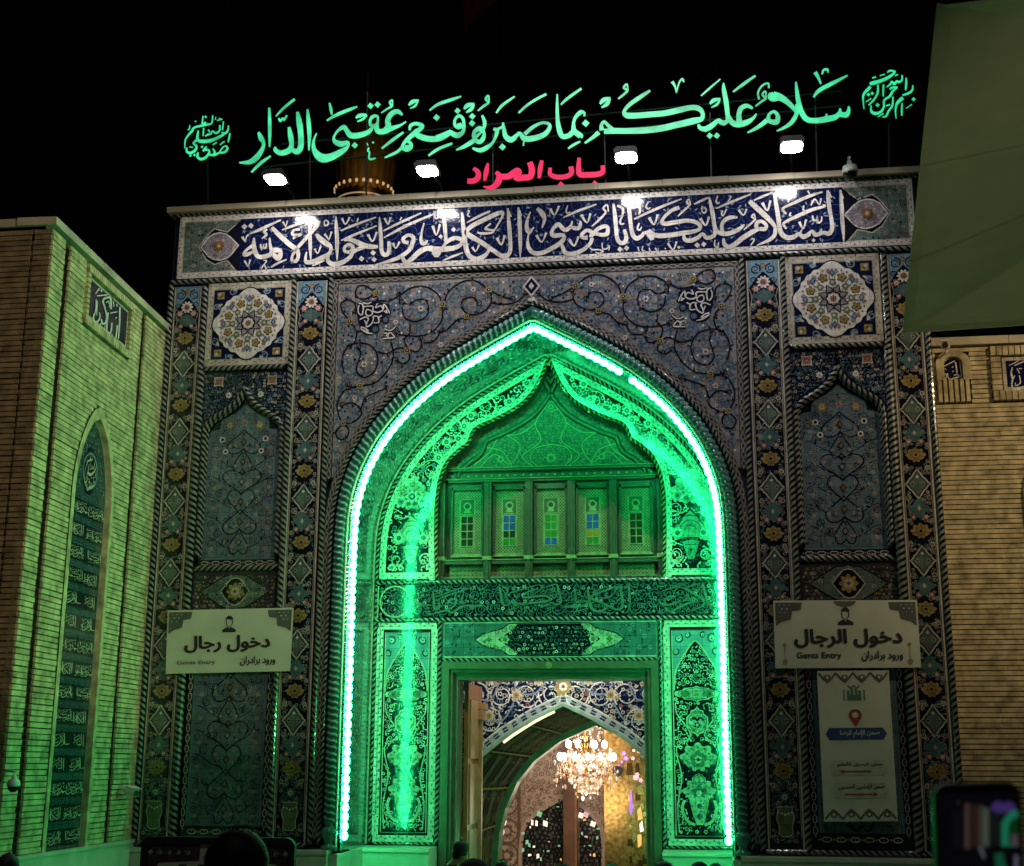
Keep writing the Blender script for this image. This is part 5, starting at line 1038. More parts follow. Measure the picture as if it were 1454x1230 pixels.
for i in range(rows_):
    z0 = zb+rh*i
    p.rect(ps0+.04, z0+.03, ps1-.04, z0+rh*.78, T('tile_text', (.006, .02, .022)), 2); p.rect(ps0+.04, z0+rh*.8, ps1-.04, z0+rh-.01, T('tile_text_band', (.03, .065, .085)), 2)
    for k in range(6): p.flower(ps0+.1+(ps1-ps0-.2)*k/5, z0+rh*.88, .04, 5, teal, navy, None, 3)
    ci = (1, 2, 3, 4, 5, 6)[(i*5+2) % 6]; a0 = (0, 250, 420)[i % 3]
    st = [q for q in strokes(BAND[ci][1])]
    cj = (3, 1, 4, 2, 6, 5)[(i*5+2) % 6]; st = [[((x*.52, y, w_*.62) if len(t_) == 3 else t_) for t_ in q for x, y, w_ in [t_]] for q in st]+[[(740+x*.52, y, w_*.62) for x, y, w_ in q] for q in strokes(BAND[cj][1])]
    pen(mbl, st, (lambda z0: lambda x, y, h: lw(ps0+.06+x/1454*(ps1-ps0-.12), z0+.05+(880-y)/760*(rh*.72-.04), h-.07))(z0), cream, k=3, gap=.0003)
pen(mbl, list(strokes(MEDL[0][1])), lambda x, y, h: lw(psc+(x-380)/460*.46, psp+.42-(y-450)/460*.66, h-.07), cream, k=3, gap=.0003)
tp = under(p.build('arched_inscription'), B); under(mbl.build('lettering'), tp)

B2 = thing('brick_building', 'yellow brick building right of the gateway with a small arched plaque under its coping', 'building', (6.9, .6, -.6))
YR = .6; ztop = P(1400, 491, YR).z
mb = MB(); mb.face([(6.6, YR+.09, -.6), (20, YR+.09, -.6), (20, YR+.09, ztop), (6.6, YR+.09, ztop)], mortar)
a0, a1 = P(1330, 548, YR), P(1379, 548, YR); ra0, ra1 = a0.x, a1.x; rz0 = P(1355, 572, YR).z; rz1 = P(1353, 498, YR).z
b0 = P(1404, 500, YR).x; bz0 = P(1410, 570, YR).z; bz1 = P(1410, 494, YR).z
def hole2(z):
    h = []
    if rz0 < z < rz1: h.append((ra0-6.6, ra1-6.6))
    if bz0 < z < bz1: h.append((b0-6.6, b0-6.6+3.4))
    return h
bricks(mb, (6.6, YR+.03, 0), (1, 0, 0), (0, -1, 0), 0, 13.4, .8, ztop-.01, [], hole2, g, ch=.083)
under(mb.build('wall'), B2)
mb = MB(); x = 6.62
while x < 20: mb.box((x+.004, YR-.12, ztop), (x+1.496, YR+.6, ztop+.14+g.uniform(-.004, .004)), stone); x += 1.5
under(mb.build('coping'), B2)
mb = MB(); mb.box((6.83, YR-.06, -.6), (20, YR+.04, .78), marble); under(mb.build('plinth'), B2)
# arched plaque
p = Pn(YR); cx = (ra0+ra1)/2; hw = (ra1-ra0)/2; sp = rz1-hw*.9
bz = rz0+.38
def archp(w_, e=0): 
    return [(cx-w_, bz)]+[(cx-w_*cos(t)*(1 if 1 else 0), sp+e+(rz1-sp-.02)*(w_/hw)*sin(t)**.9) for t in (pi*i/16 for i in range(17))]+[(cx+w_, bz)]
mb = MB(); A1, A2 = archp(hw), archp(hw-.13)
mb.grid([[(x, YR-.0, z) for x, z in A1], [(x, YR-.09, z) for x, z in A1], [(x, YR-.09, z) for x, z in A2], [(x, YR+.02, z) for x, z in A2]], brickm)
for k in range(6): mb.box((cx-hw+.01+k*(2*hw-.02)/6, YR-.08, rz0), (cx-hw-.02+(k+1)*(2*hw-.02)/6, YR+.03, bz+.02), brickm)
under(mb.build('plaque_surround'), B2)
p = Pn(YR); p.poly(A2, T('tile_plaque', (.01, .012, .03), tile=0), 0); p.strip(A2[1:-1], .03, cream, 1); pq = under(p.build('calligraphy_plaque'), B2)
mb = MB(); pen(mb, strokes(PRR), lambda x, y, h: P(1325+x*.08872, 480+y*.08872, YR-h-.006), white); under(mb.build('lettering'), pq)
mb = MB(); bw = 3.4
for k in range(int(bw/.1)):
    for z in (bz0, bz1-.16): mb.box((b0+.1*k+.008, YR-.1, z), (b0+.1*k+.092, YR+.03, z+.16), brickm)
for k in range(int((bz1-bz0-.34)/.1)):
    for x in (b0, b0+bw-.16): mb.box((x, YR-.098, bz0+.17+.1*k), (x+.16, YR+.03, bz0+.255+.1*k), brickm)
under(mb.build('panel_surround'), B2)
p = Pn(YR); p.rect(b0+.2, bz0+.18, b0+bw-.2, bz1-.18, cream, 0); p.rect(b0+.26, bz0+.24, b0+bw-.26, bz1-.24, deep, 1); pq = under(p.build('inscription_panel'), B2)
mb = MB(); pen(mb, strokes(PRR2), lambda x, y, h: P(1325+x*.08872, 480+y*.08872, YR-h-.006), white); under(mb.build('lettering'), pq)
# recessed pointed window edge further along the right wall
p = Pn(YR-.05); mb = MB()
wx = P(1449, 660, YR).x; wt = P(1452, 632, YR).z
e = [(wx+.9-.9*cos(t), wt-.8+.8*sin(t)) for t in (pi*i/12 for i in range(13))]; e = [(wx, .8)]+e+[(wx+1.8, .8)]
mb.grid([[(x, YR-.07, z) for x, z in e], [(x, YR-.07, z) for x, z in offset(e, -.1)], [(x, YR+.02, z) for x, z in offset(e, -.1)]], brickm); mb.grid([[(x, YR-.07, z) for x, z in e], [(x, YR+.01, z) for x, z in e]], brickm); under(mb.build('arch_surround'), B2)

# ================================================================== security cameras
def dome_cam(c, r, label, arm):
    t = thing('security_camera', label, 'camera', c)
    mb = MB(); mb.lathe([(0, r*1.7), (r*.3, r*1.65), (r*.35, r*1.2), (r*.9, r*.9), (r*1.02, r*.3), (r*1.0, 0), (0, 0)], c, whitep, 18); under(mb.build('housing', smooth=True), t)
    mb = MB(); mb.ball(Vector(c), r*.88, M('dark_dome', (.004, .004, .005), rough=.08), 18, 12); under(mb.build('dome_cover', smooth=True), t)
    mb = MB(); mb.tube([Vector(c)+Vector((0, 0, r*1.5)), Vector(c)+Vector((0, 0, r*2.2)), Vector(arm)], r*.2, whitep, 8); under(mb.build('bracket'), t)
c = P(1207, 246, -.25); dome_cam(c, .135, 'white dome camera on the gateway coping beside the canopy', (c.x, .05, 12.2))
c = PL(19, 1117, .35); v = PL(8, 1105, 0); dome_cam(c, .085, 'white dome camera low on the left brick building', (v.x, v.y, c.z+.2))
def bullet(c, d, label, foot):
    d = Vector(d).normalized(); t = thing('security_camera', label, 'camera', c); c = Vector(c)
    mb = MB(); mb.tube([c-d*.16, c-d*.15, c+d*.12, c+d*.16], [.02, .065, .07, .062], whitep, 14); mb.obox(c+Vector((-.075, -.02, .07)), (.15, 0, 0), d*.2+Vector((0, 0, .0)), (0, 0, .015), whitep); under(mb.build('body'), t)
    mb = MB(); mb.tube([c+d*.161, c+d*.17], .052, M('dark_lens', (.06, .03, .02), rough=.15), 14); under(mb.build('lens'), t)
    mb = MB(); mb.tube([c-d*.1, c-d*.1-Vector((0, 0, .1)), Vector(foot)], .022, whitep, 8); under(mb.build('bracket'), t)
c = P(1343, 491, -.05); bullet(c, (-.25, -1, -.25), 'small bullet camera at the gateway edge above the small arched plaque', (c.x, .55, c.z-.02))
c = P(185, 1123, -.8); bullet(c, (.9, -.5, -.25), 'white bullet camera at the foot of the gateway, left of the entry banner', (-6.68, -.5, c.z-.05))

# ================================================================== banners
vinyl = M('banner_vinyl', (.56, .56, .46), rough=.75, var=.08, vs=2, bump=.25, bs=5); ink = M('banner_ink', (.012, .012, .012), rough=.7); inkg = M('banner_grey', (.09, .09, .08), rough=.7); inkb = M('banner_blue', (.02, .05, .17), rough=.7); inkr = M('banner_red', (.3, .035, .03), rough=.7); inkgr = M('banner_green', (.06, .16, .1), rough=.7); inkt = M('banner_tan', (.3, .2, .12), rough=.7)
def banner(name, label, corners, y, paint, grommets=True):
    A, Bq, Cq, Dq = [P(px, py, y) for px, py in corners]
    def to(s, t, h):
        q = (A*(1-s)+Bq*s)*(t)+(Dq*(1-s)+Cq*s)*(1-t); wob = .004*sin(5*s+2*t)+.003*sin(9*s*t+1); return Vector((q.x, q.y-h+wob, q.z))
    b = thing(name, label, 'banner', (A.x, y, Dq.z)); mb = MB()
    mb.grid([[to(i/16, j/8, 0) for i in range(17)] for j in range(9)], vinyl); mb.grid([[to(i/16, j/8, -.004) for i in range(17)] for j in range(9)], vinyl)
    under(mb.build('sheet', smooth=True), b)
    p = Pn(fmap=lambda u, v, h: to(u, v, h+.004)); paint(p); under(p.build('print'), b)
    if grommets:
        mb = MB()
        for s, t in ((.01, .97), (.99, .97), (.01, .03), (.99, .03)):
            q = to(s, t, 0); mb.tube([q, (q.x, .02, q.z+.0)], .012, steel, 6)
        under(mb.build('fixing'), b)
def tx(p, t, s0, s1, t0, t1, m, bold=0., ar=True, L=2):
    text(p, t, lambda a, b, h: p.fm_(s0+(s1-s0)*a, t0+(t1-t0)*b, h), m, .002*L+.006, bold, ar)
def head_icon(p, s, t, k, asp, m):              # printed head and shoulders icon
    X = lambda x, y: (s+x*k, t+y*k*asp)
    p.poly([X(-1, -1.35), X(1, -1.35), X(.95, -1.0), X(.45, -.72), X(.12, -.62), X(0, -.95), X(-.12, -.62), X(-.45, -.72), X(-.95, -1.0)], m, 2)
    p.strip([X(-.45, .25), X(-.42, -.2), X(-.2, -.55), X(.2, -.55), X(.42, -.2), X(.45, .25)], .12*k, m, 3, k=3)
    p.poly([X(-.52, .1), X(-.5, .6), X(-.2, .85), X(.2, .85), X(.5, .6), X(.52, .1), X(.4, .3), X(.1, .35), X(-.2, .42), X(-.42, .3)], m, 3)
def gents(p, t1, ornate):
    cm = inkb if ornate else inkgr
    for s in (0, 1):
        X = (lambda x: x) if not s else (lambda x: 1-x)
        p.poly([(X(.012), .97), (X(.2), .97), (X(.19), .86), (X(.13), .84), (X(.12), .72), (X(.05), .68), (X(.012), .62)], inkg, 1)
        for k in range(9): p.flower(X(.03+.018*(k % 5)+.01), .93-.06*(k // 5)-.05*(k % 2), .012, 5, cm, vinyl, None, 2)
        if ornate: p.strip([(X(.07), .1), (X(.07), .33)], .006, inkt, 1); p.disc(X(.07), .09, .018, inkt, 2, 8, .045); p.disc(X(.07), .34, .014, inkt, 2, 8, .03)
    if ornate: p.poly([(.42, .985), (.58, .985), (.56, .93), (.5, .89), (.44, .93)], inkg, 1)
    head_icon(p, .5, .79, .055, 2.15, ink)
    tx(p, t1, .14, .88, .3, .57, ink, .045) if ornate else tx(p, t1, .15, .83, .32, .58, ink, .042)
    tx(p, 'ورود برادران', .6, .88, .1, .245, ink, .03); tx(p, 'Gents Entry', .15, .46, .12, .23, ink, .03, False) if ornate else tx(p, 'Gents Entry', .09, .4, .12, .2, inkg, .015, False)
banner('banner', 'white entry banner left of the lit arch, tied over the tiles, with a head icon', [(238, 867), (417, 863), (412, 953), (235, 957)], -.12, lambda p: gents(p, 'دخول رجال', False))
banner('banner', 'wide white entry banner right of the lit arch, above a tall narrow sign', [(1098, 853), (1302, 852), (1308, 948), (1101, 949)], -.12, lambda p: gents(p, 'دخول الرجال', True))
def direc(p):
    for t, s in ((.985, -1), (.015, 1)):
        for k in range(4):
            c = .14+.24*k
            p.strip([(c-.12, t), (c-.06, t+s*.035), (c, t+s*.06), (c+.06, t+s*.035), (c+.12, t)], .018, inkg, 1); p.poly([(c-.05, t+s*.02), (c, t+s*.07), (c+.05, t+s*.02), (c, t+s*.01)], inkg, 2); p.disc(c, t+s*.03, .02, vinyl, 3, 6, .012)
    for x, h in ((.42, .05), (.47, .07), (.53, .07), (.58, .05)): p.rect(x-.018, .815, x+.018, .815+h, inkgr, 1)
    p.poly([(.4, .8), (.6, .8), (.6, .825), (.56, .84), (.53, .825), (.5, .84), (.47, .825), (.44, .84), (.4, .825)], inkgr, 2); p.strip([(.36, .8), (.36, .87)], .02, inkgr, 1); p.strip([(.64, .8), (.64, .87)], .02, inkgr, 1); p.strip([(.42, .9), (.46, .88), (.5, .9), (.54, .88), (.58, .9)], .012, inkg, 1)
    q = [(.5, .62)]+[(.5+.09*cos(t), .7+.04*sin(t)) for t in (radians(-30+240*i/14) for i in range(15))]; p.poly(q, inkr, 1); p.disc(.5, .7, .045, vinyl, 2, 12, .02)
    p.poly([(.08, .575), (.13, .615), (.87, .615), (.92, .575), (.87, .535), (.13, .535)], inkb, 1); tx(p, 'صحن الإمام الرضا', .28, .82, .552, .6, vinyl, .03)
    for z, s, t in ((.35, -1, 'صحن الرسول الأعظم'), (.2, 1, 'صحن الإمامين الحسنين')):
        p.poly([(.1, z), (.15, z+.05), (.85, z+.05), (.9, z), (.85, z-.05), (.15, z-.05)], M('banner_pale', (.46, .47, .37), rough=.7), 1); tx(p, t, .22, .84, z+.005, z+.04, ink, .03)
        p.strip([(.3, z-.025), (.68, z-.025)], .011, inkr, 3); a = .5+s*.2; p.poly([(a+s*.06, z-.025), (a-s*.01, z-.01), (a-s*.01, z-.04)], inkr, 3)
banner('banner', 'tall narrow white direction sign with a red map pin, below the right entry banner', [(1160, 953), (1262, 952), (1275, 1166), (1170, 1167)], -.1, direc, False)

# ================================================================== entrance hall seen through the door
Hh = thing('entrance_hall', 'warmly lit tiled hall with pointed arches seen through the gateway door', 'hall', (0, 3.4, -.6))
def part(mb, name, smooth=False, par=Hh): return under(mb.build(name, smooth=smooth), par)
YA = 4.95
def pa(hw, spr, apx, n=12): # pointed arch profile left foot -> right foot
    h = [(hw, -.6)]+[(hw*(1-(i/n)**2.1)**.9 if i < n else 0, spr+(apx-spr)*(i/n)) for i in range(n+1)]
    return [(-x, z) for x, z in h]+[(x, z) for x, z in h[::-1]][1:]
mb = MB(); mb.face([(-4.5, 3.41, 4.6), (4.5, 3.41, 4.6), (4.5, YA, 4.6), (-4.5, YA, 4.6)], cream)
for s in (-1, 1): mb.face([(s*4.5, 3.41, -.6), (s*4.5, YA, -.6), (s*4.5, YA, 4.6), (s*4.5, 3.41, 4.6)], beige); mb.face([(s*1.995, 3.2, -.6), (s*4.5, 3.41, -.6), (s*4.5, 3.41, 4.6), (s*1.995, 3.2, 4.6)], beige)
mb.face([(-4.5, 3.41, 4.6), (4.5, 3.41, 4.6), (2, 3.2, 3.95), (-2, 3.2, 3.95)], beige)
part(mb, 'vestibule')
c1 = P(679, 1080, YA); hw1 = 2.12
# front arch edge as seen: straight-sided point
def front(z): return max(0, 1.0)
fa_ = [(-hw1, -.6), (-hw1, 1.35), (-2.0, 1.85), (-1.72, 2.24), (-1.2, 2.66), (-.6, 3.02), (0, 3.3)]; fa_ = fa_+[(-x, z) for x, z in fa_[::-1]][1:]
p = Pn(YA); p.slab([(-4.5, -.6)]+fa_+[(4.5, -.6), (4.5, 4.6), (-4.5, 4.6)], navy, .15)
oa = offset(fa_, .08); p.strip(oa[1:-1], .16, T('tile_hall_border', (.33, .36, .38)), 2); kr = resample([(x, z, 0) for x, z in oa[1:-1]], .11)
for i in range(0, len(kr)-1, 2):
    for o_, w_, m_ in ((.0, .085, navy), (.0, .03, pale)): p.strip([(kr[i].x, kr[i].y), (kr[i+1].x, kr[i+1].y)], w_, m_, 4 if m_ is navy else 6); p.strip(offset(fa_, .0)[1:-1], .03, white, 3); p.strip(offset(fa_, .16)[1:-1], .03, white, 3)
fo = pip([(-4.5, -.6)]+offset(fa_, .18)+[(4.5, -.6), (4.5, 4.6), (-4.5, 4.6)])
ins = lambda u, v: fo(u, v) and abs(u) < 2.6 and 1.6 < v < 4.2
circle_vines(p, ins, (-2.5, 1.7, 2.5, 4.2), .5, rng, white, .03, 2, white)
p.scatter(ins, (-2.5, 1.7, 2.5, 4.2), .11, rng, K_dense([white, cream, cream, pink, white], [white, pale, blue], [yellow, rust, navy], [white, pale], 1.1), 4)
for s in (-1, 1):
    for x, z in ((.95, 3.45), (1.5, 3.05), (.5, 3.75)): p.flower(s*x, z, .13, 8, cream, yellow, rust, 9)
    for q in ([(.3, 3.8), (.55, 3.5), (.9, 3.5), (1.0, 3.75)], [(1.0, 3.3), (1.25, 2.95), (1.7, 3.0), (1.9, 3.3)], [(1.3, 3.7), (1.5, 3.35), (1.95, 3.5)]): p.strip([(s*x, z) for x, z in q], .035, pale, 7, k=8)
p.flower(0, 3.62, .18, 8, yellow, white, rust, 9); part(p, 'tiled_arch')
YF = 11.
ap2 = P(846, 1019, YF); lf = P(697, 1200, YF)
ps = [P(*q, YF) for q in ((697, 1225), (700, 1180), (709, 1145), (727, 1105), (752, 1074), (790, 1045), (846, 1020))]
fb = [(v.x-ps[-1].x, v.z) for v in ps]; x_c = ps[-1].x
fb = [(fb[0][0], -.6)]+fb; fbR = fb+[(-x, z) for x, z in fb[::-1]][1:]; fbR = [(x+x_c, z) for x, z in fbR]
def rs(poly, n):
    r = resample([(x, 0, z) for x, z in poly], 1e9) if 0 else None
    L = [0]
    for a, b in zip(poly, poly[1:]): L.append(L[-1]+hypot(b[0]-a[0], b[1]-a[1]))
    o = []; k = 0
    for i in range(n+1):
        d = L[-1]*i/n
        while k < len(L)-2 and L[k+1] < d: k += 1
        t = (d-L[k])/((L[k+1]-L[k]) or 1); o.append((poly[k][0]*(1-t)+poly[k+1][0]*t, poly[k][1]*(1-t)+poly[k+1][1]*t))
    return o
A_, B_ = rs(fa_, 40), rs(fbR, 40)
vault = M('vault_pattern', (.075, .055, .025), rough=.6, var=.3, vs=3); vaultd = M('vault_dark', (.035, .04, .02), rough=.9, spec=.1, var=.4, vs=6); vaultl = M('vault_line', (.13, .085, .035), rough=.6)
def vl(i, t, o=0):
    a = A_[i]; b = B_[i]; return ((a[0]*(1-t)+b[0]*t)*(1-o), YA+.15+(YF-YA-.15)*t, a[1]*(1-t)+b[1]*t-o*1.6)
mb = MB(); T_ = [0, .02, .3, .32, .6, .62, .9, .92, 1]
mb.grid([[vl(i, t) for i in range(41)] for t in T_], None, False, lambda i, j: vaultd)
part(mb, 'vault', True)
def vlf(u, t, o):
    i = min(39, max(0, int(u))); f = u-i; a, b = Vector(vl(i, t, o)), Vector(vl(i+1, t, o)); return a.lerp(b, f)
p = Pn(fmap=lambda u, v, h: vlf(u/.2, v/5.9, .01+h*1.2))
vm = [M('vault_'+n, c_, rough=.9, spec=.1) for n, c_ in (('lines', (.42, .3, .12)), ('green', (.07, .13, .055)), ('brown', (.22, .13, .055)), ('black', (.014, .014, .01)))]
for k in range(9): p.strip([(.25+.02*i*40*.24, .1+.7*k) for i in range(41)], .035, vm[0], 3)
for j in range(11):
    u = .3+.75*j; p.strip([(u, .05+.29*i) for i in range(21)], .035, vm[0], 4)
    for k in range(8):
        cu, cv = u+.375, .45+.7*k
        p.rect(cu-.3, cv-.28, cu+.3, cv+.28, vm[3] if (j+k) % 2 else vm[1], 1); p.dia(cu, cv, .24, .24, vm[2], 2); p.dia(cu, cv, .15, .15, vm[1] if (j+k) % 2 else vm[3], 3); p.lob(cu, cv, .1, 6, vm[2], 4); p.ring(cu, cv, .2, .02, vm[0], 5, 14)
        for s in (-1, 1):
            for t in (-1, 1): p.curl(cu+s*.2, cv+t*.19, .07, k, s*t, .022, vm[2], 3)
part(p, 'vault_pattern')
p = Pn(YA-.02); p.strip(offset(fa_, -.03)[1:-1], .07, M('arch_trim_green', (.2, .32, .25), rough=.3), 1); mb = MB()

part(p, 'arch_trim')
rim = M('green_marble', (.3, .62, .42), rough=.3, var=.3, vs=3)
mb = MB(); o1 = offset(fbR, .0); o2 = offset(fbR, -.16)
mb.grid([[(x, YF, z) for x, z in offset(fbR, .3)], [(x, YF-.02, z) for x, z in o1], [(x, YF-.02, z) for x, z in o2], [(x, YF+.6, z) for x, z in o2]], rim); part(mb, 'arch_rim')
# far wall
Y2 = 20.; hallw = M('hall_plaster', (.55, .41, .31), rough=.5, var=.2, vs=4); hcol = M('hall_line', (.17, .1, .065), rough=.5); mirr = M('mirror_mosaic', (.05, .055, .05), rough=.12, metal=.6, var=.6, vs=30, bump=.8, bs=14)
def far(px, py, y=Y2): v = P(px, py, y); return v.x, v.z
zc = far(800, 960)[1]
mb = MB(); mb.face([(-14, Y2, -1.8), (14, Y2, -1.8), (14, Y2, zc+3), (-14, Y2, zc+3)], hallw); mb.face([(-14, YF+.6, zc+3), (14, YF+.6, zc+3), (14, Y2, zc+3), (-14, Y2, zc+3)], hallw)
mb.face([(-14, YF+.6, -1.8), (-14, Y2, -1.8), (-14, Y2, zc+3), (-14, YF+.6, zc+3)], hallw); part(mb, 'hall_wall')
p = Pn(Y2-.01); lnz = lambda pts, wd, m, L=2: p.strip([far(*q) for q in pts], wd, m, L)
x0, _ = far(735, 1200); x1, _ = far(705, 1200)
p.scatter(lambda u, v: True, (far(690, 1200)[0], -1.6, far(870, 1100)[0], far(800, 1050)[1]), .17, rng, lambda s, u, v, d, g, L: s.curl(u, v, d*.5, g.uniform(0, 6), g.choice((-1, 1)), .028, hcol, L, 1.3) if g.random() < .7 else s.leaf(u, v, g.uniform(0, 6), d*.8, d*.3, hcol, L), 1)
lnz([(737, 1262), (737, 1060)], .1, hcol, 3); lnz([(741, 1262), (741, 1060)], .04, M('hall_pale', (.4, .3, .22)), 3)
for yy in (1140, 1180, 1215): a, b = far(720, yy); p.ring(a, b, .35, .06, hcol, 3, 16); p.flower(a, b, .2, 8, hcol, hallw, None, 3)
aw = [(739, 1262), (739, 1205), (742, 1180), (750, 1165), (765, 1152), (782, 1142), (797, 1134), (800, 1130), (800, 1262)]
p.poly([far(*q) for q in aw], mirr, 4); lnz(aw[:8], .12, hallw, 5)
aw2 = [(823, 1262), (823, 1142), (835, 1152), (848, 1165), (855, 1180), (857, 1200), (857, 1262)]
p.poly([far(*q) for q in aw2], mirr, 4); lnz(aw2[1:], .12, hallw, 5)
glint = [M('glint_white', (.8, .7, .6), emit=1.1, ecol=(1, .8, .62)), M('glint_green', (.3, .6, .4), emit=.45, ecol=(.3, .8, .45)), M('glint_pink', (.7, .4, .5), emit=.7, ecol=(1, .55, .6)), M('glint_violet', (.4, .2, .7), emit=.7, ecol=(.5, .2, .95)), M('glint_grey', (.4, .4, .38), rough=.2, metal=.8), M('glint_amber', (.7, .4, .1), emit=.8, ecol=(1, .55, .15))]  # mirror glints put in as emission; only the grey is plain metal
pf = pip([far(*q) for q in aw]); pf2 = pip([far(*q) for q in aw2])
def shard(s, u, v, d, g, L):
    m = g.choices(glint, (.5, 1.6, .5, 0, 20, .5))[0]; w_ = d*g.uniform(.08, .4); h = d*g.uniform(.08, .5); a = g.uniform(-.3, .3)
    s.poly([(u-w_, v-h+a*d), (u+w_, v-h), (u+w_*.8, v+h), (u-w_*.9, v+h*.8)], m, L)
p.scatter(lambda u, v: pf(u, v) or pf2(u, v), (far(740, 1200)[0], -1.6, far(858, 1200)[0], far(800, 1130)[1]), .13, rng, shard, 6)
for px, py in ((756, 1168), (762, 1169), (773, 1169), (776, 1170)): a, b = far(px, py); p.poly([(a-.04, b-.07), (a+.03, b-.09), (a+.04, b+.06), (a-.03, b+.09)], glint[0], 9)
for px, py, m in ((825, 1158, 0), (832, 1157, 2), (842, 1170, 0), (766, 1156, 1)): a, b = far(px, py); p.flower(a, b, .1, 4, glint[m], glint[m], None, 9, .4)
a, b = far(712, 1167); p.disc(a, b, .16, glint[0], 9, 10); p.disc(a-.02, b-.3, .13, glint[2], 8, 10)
part(p, 'mosaic_wall')
mb = MB(); xa, xb = far(801, 1200, 19)[0], far(820, 1200, 19)[0]; mb.box((xa, 18.8, -1.8), (xb, 19.3, zc+3), M('wood_column', (.16, .075, .04), rough=.4, var=.3, vs=3)); mb.box((xb-.06, 18.77, -1.8), (xb+.01, 18.799, zc+3), M('wood_column_edge', (.3, .15, .07), rough=.3)); part(mb, 'wooden_column')
# golden pillar and mirror shards
Y3 = 17.; mb = MB(); xa, xb = far(858, 1150, Y3)[0], far(893, 1150, Y3)[0]; pz = far(880, 990, Y3)[1]
gmos = M('gold_mosaic', (.42, .28, .09), rough=.3, metal=.9, var=.55, vs=9, bump=.6, bs=9)
mb.box((xa, Y3, -1.8), (xb, Y3+1, pz+2), gmos); mb.box((xb+.02, Y3-.3, -1.8), (xb+3, Y3+.6, pz+2), gmos); part(mb, 'gold_pillar')
p = Pn(Y3-.32); gy = [M('gold_dark', (.1, .06, .02), rough=.35, metal=.8), M('gold_pale', (.7, .55, .25), rough=.25, metal=.9), M('gold_green', (.25, .26, .1), rough=.3, metal=.7)]
def gs(s, u, v, d, g, L):
    m = g.choice(gy) if g.random() < .93 else glint[5]; w_ = d*g.uniform(.2, .5); h = d*g.uniform(.3, .9); s.poly([(u-w_, v-h), (u+w_, v-h*.9), (u+w_*.7, v+h), (u-w_*.8, v+h*.9)], m, L)
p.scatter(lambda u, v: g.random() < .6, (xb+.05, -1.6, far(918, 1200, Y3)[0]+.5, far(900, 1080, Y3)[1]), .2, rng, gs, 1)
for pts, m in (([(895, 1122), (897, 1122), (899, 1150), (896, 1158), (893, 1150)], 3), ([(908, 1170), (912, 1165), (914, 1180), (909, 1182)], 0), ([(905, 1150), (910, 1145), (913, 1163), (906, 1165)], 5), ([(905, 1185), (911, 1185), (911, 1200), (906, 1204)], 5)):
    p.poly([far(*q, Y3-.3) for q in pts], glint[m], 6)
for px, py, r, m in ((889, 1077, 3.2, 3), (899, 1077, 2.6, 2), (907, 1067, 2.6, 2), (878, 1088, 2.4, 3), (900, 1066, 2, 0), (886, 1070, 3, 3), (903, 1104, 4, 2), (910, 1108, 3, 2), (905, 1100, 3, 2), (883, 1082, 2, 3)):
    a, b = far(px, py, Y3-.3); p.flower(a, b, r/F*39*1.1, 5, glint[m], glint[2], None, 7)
a, b = far(877, 1095, Y3-.3); p.disc(a, b, .15, M('speaker_violet', (.015, .005, .03)), 9, 14)
part(p, 'pillar_glitter')
mb = MB(); hf = (.25, .22, .18); mb.face([(-4.5, 3.2, -.58), (4.5, 3.2, -.58), (4.5, YF+.6, -.58), (-4.5, YF+.6, -.58)], M('hall_floor', (.25, .22, .18), rough=.2)); mb.face([(-14, YF+.6, -1.8), (14, YF+.6, -1.8), (14, Y2, -1.8), (-14, Y2, -1.8)], M('hall_floor', (.25, .22, .18), rough=.2)); part(mb, 'floor')
def area(name, loc, aim, e, col, sx, sy):
    l = bpy.data.lights.new(name, 'AREA'); l.shape = 'RECTANGLE'; l.size = sx; l.size_y = sy; l.energy = e; l.color = col
    o = bpy.data.objects.new(name, l); COL.objects.link(o); o.location = loc; o.rotation_euler = (Vector(aim)-Vector(loc)).to_track_quat('-Z', 'Y').to_euler(); o.visible_camera = False
    return o
area('added_vestibule_fill', (0, 3.6, 4.45), (0, 4.95, 2.9), 66, (1, .93, .84), 2.6, .25)  # added lamp, unseen above the lintel, to brighten the arch tiles
# soffit lamp just inside the front arch (a bright strip in the photograph)
mb = MB(); q = [(Vector(vl(i, .03, .03))) for i in range(14, 20)]
mb.tube(q, .03, M('soffit_lamp', (.9, .7, .5), emit=1.6, ecol=(1, .8, .5)), 6); part(mb, 'soffit_lamp')

area('added_far_wall_fill', (-1, 13.5, 4.5), (-2.5, 20, 1.5), 230, (1, .8, .62), 3, 1)  # added lamp with no visible source, to brighten the far wall
l = bpy.data.lights.new('added_passage_fill', 'POINT'); l.energy = 60; l.color = (.3, 1, .42); l.shadow_soft_size = .3; o = bpy.data.objects.new('added_passage_fill', l); COL.objects.link(o); o.location = (1.2, 8.6, .4)  # added unseen point light that turns the far arch rim green
# wooden door leaf, opened inwards
Dl = thing('door_leaf', 'brown wooden door leaf standing open at the left side of the doorway', 'door', (-1.7, 3.2, -.6))
x = P(672, 1100, 4.4).x
mb = MB(); mb.box((-1.7, 3.22, -.55), (-1.62, 4.75, 3.6), M('door_leaf_wood', (.26, .09, .03), rough=.35, var=.25, vs=3)); part(mb, 'leaf', par=Dl)
mb = MB(); m = M('door_leaf_light', (.3, .15, .07), rough=.35, var=.2, vs=4)
for z0, z1 in ((-.4, .9), (1.0, 2.1), (2.2, 3.3)): mb.box((-1.618, 3.4, z0), (-1.6, 4.6, z1), m)
mb.box((-1.64, 4.2, 2.95), (-1.5, 4.5, 3.12), m); mb.box((-1.64, 4.2, 3.14), (-1.46, 4.55, 3.26), m); mb.box((-1.615, 4.28, -.5), (-1.53, 4.4, 2.94), m); part(mb, 'moulding', par=Dl)

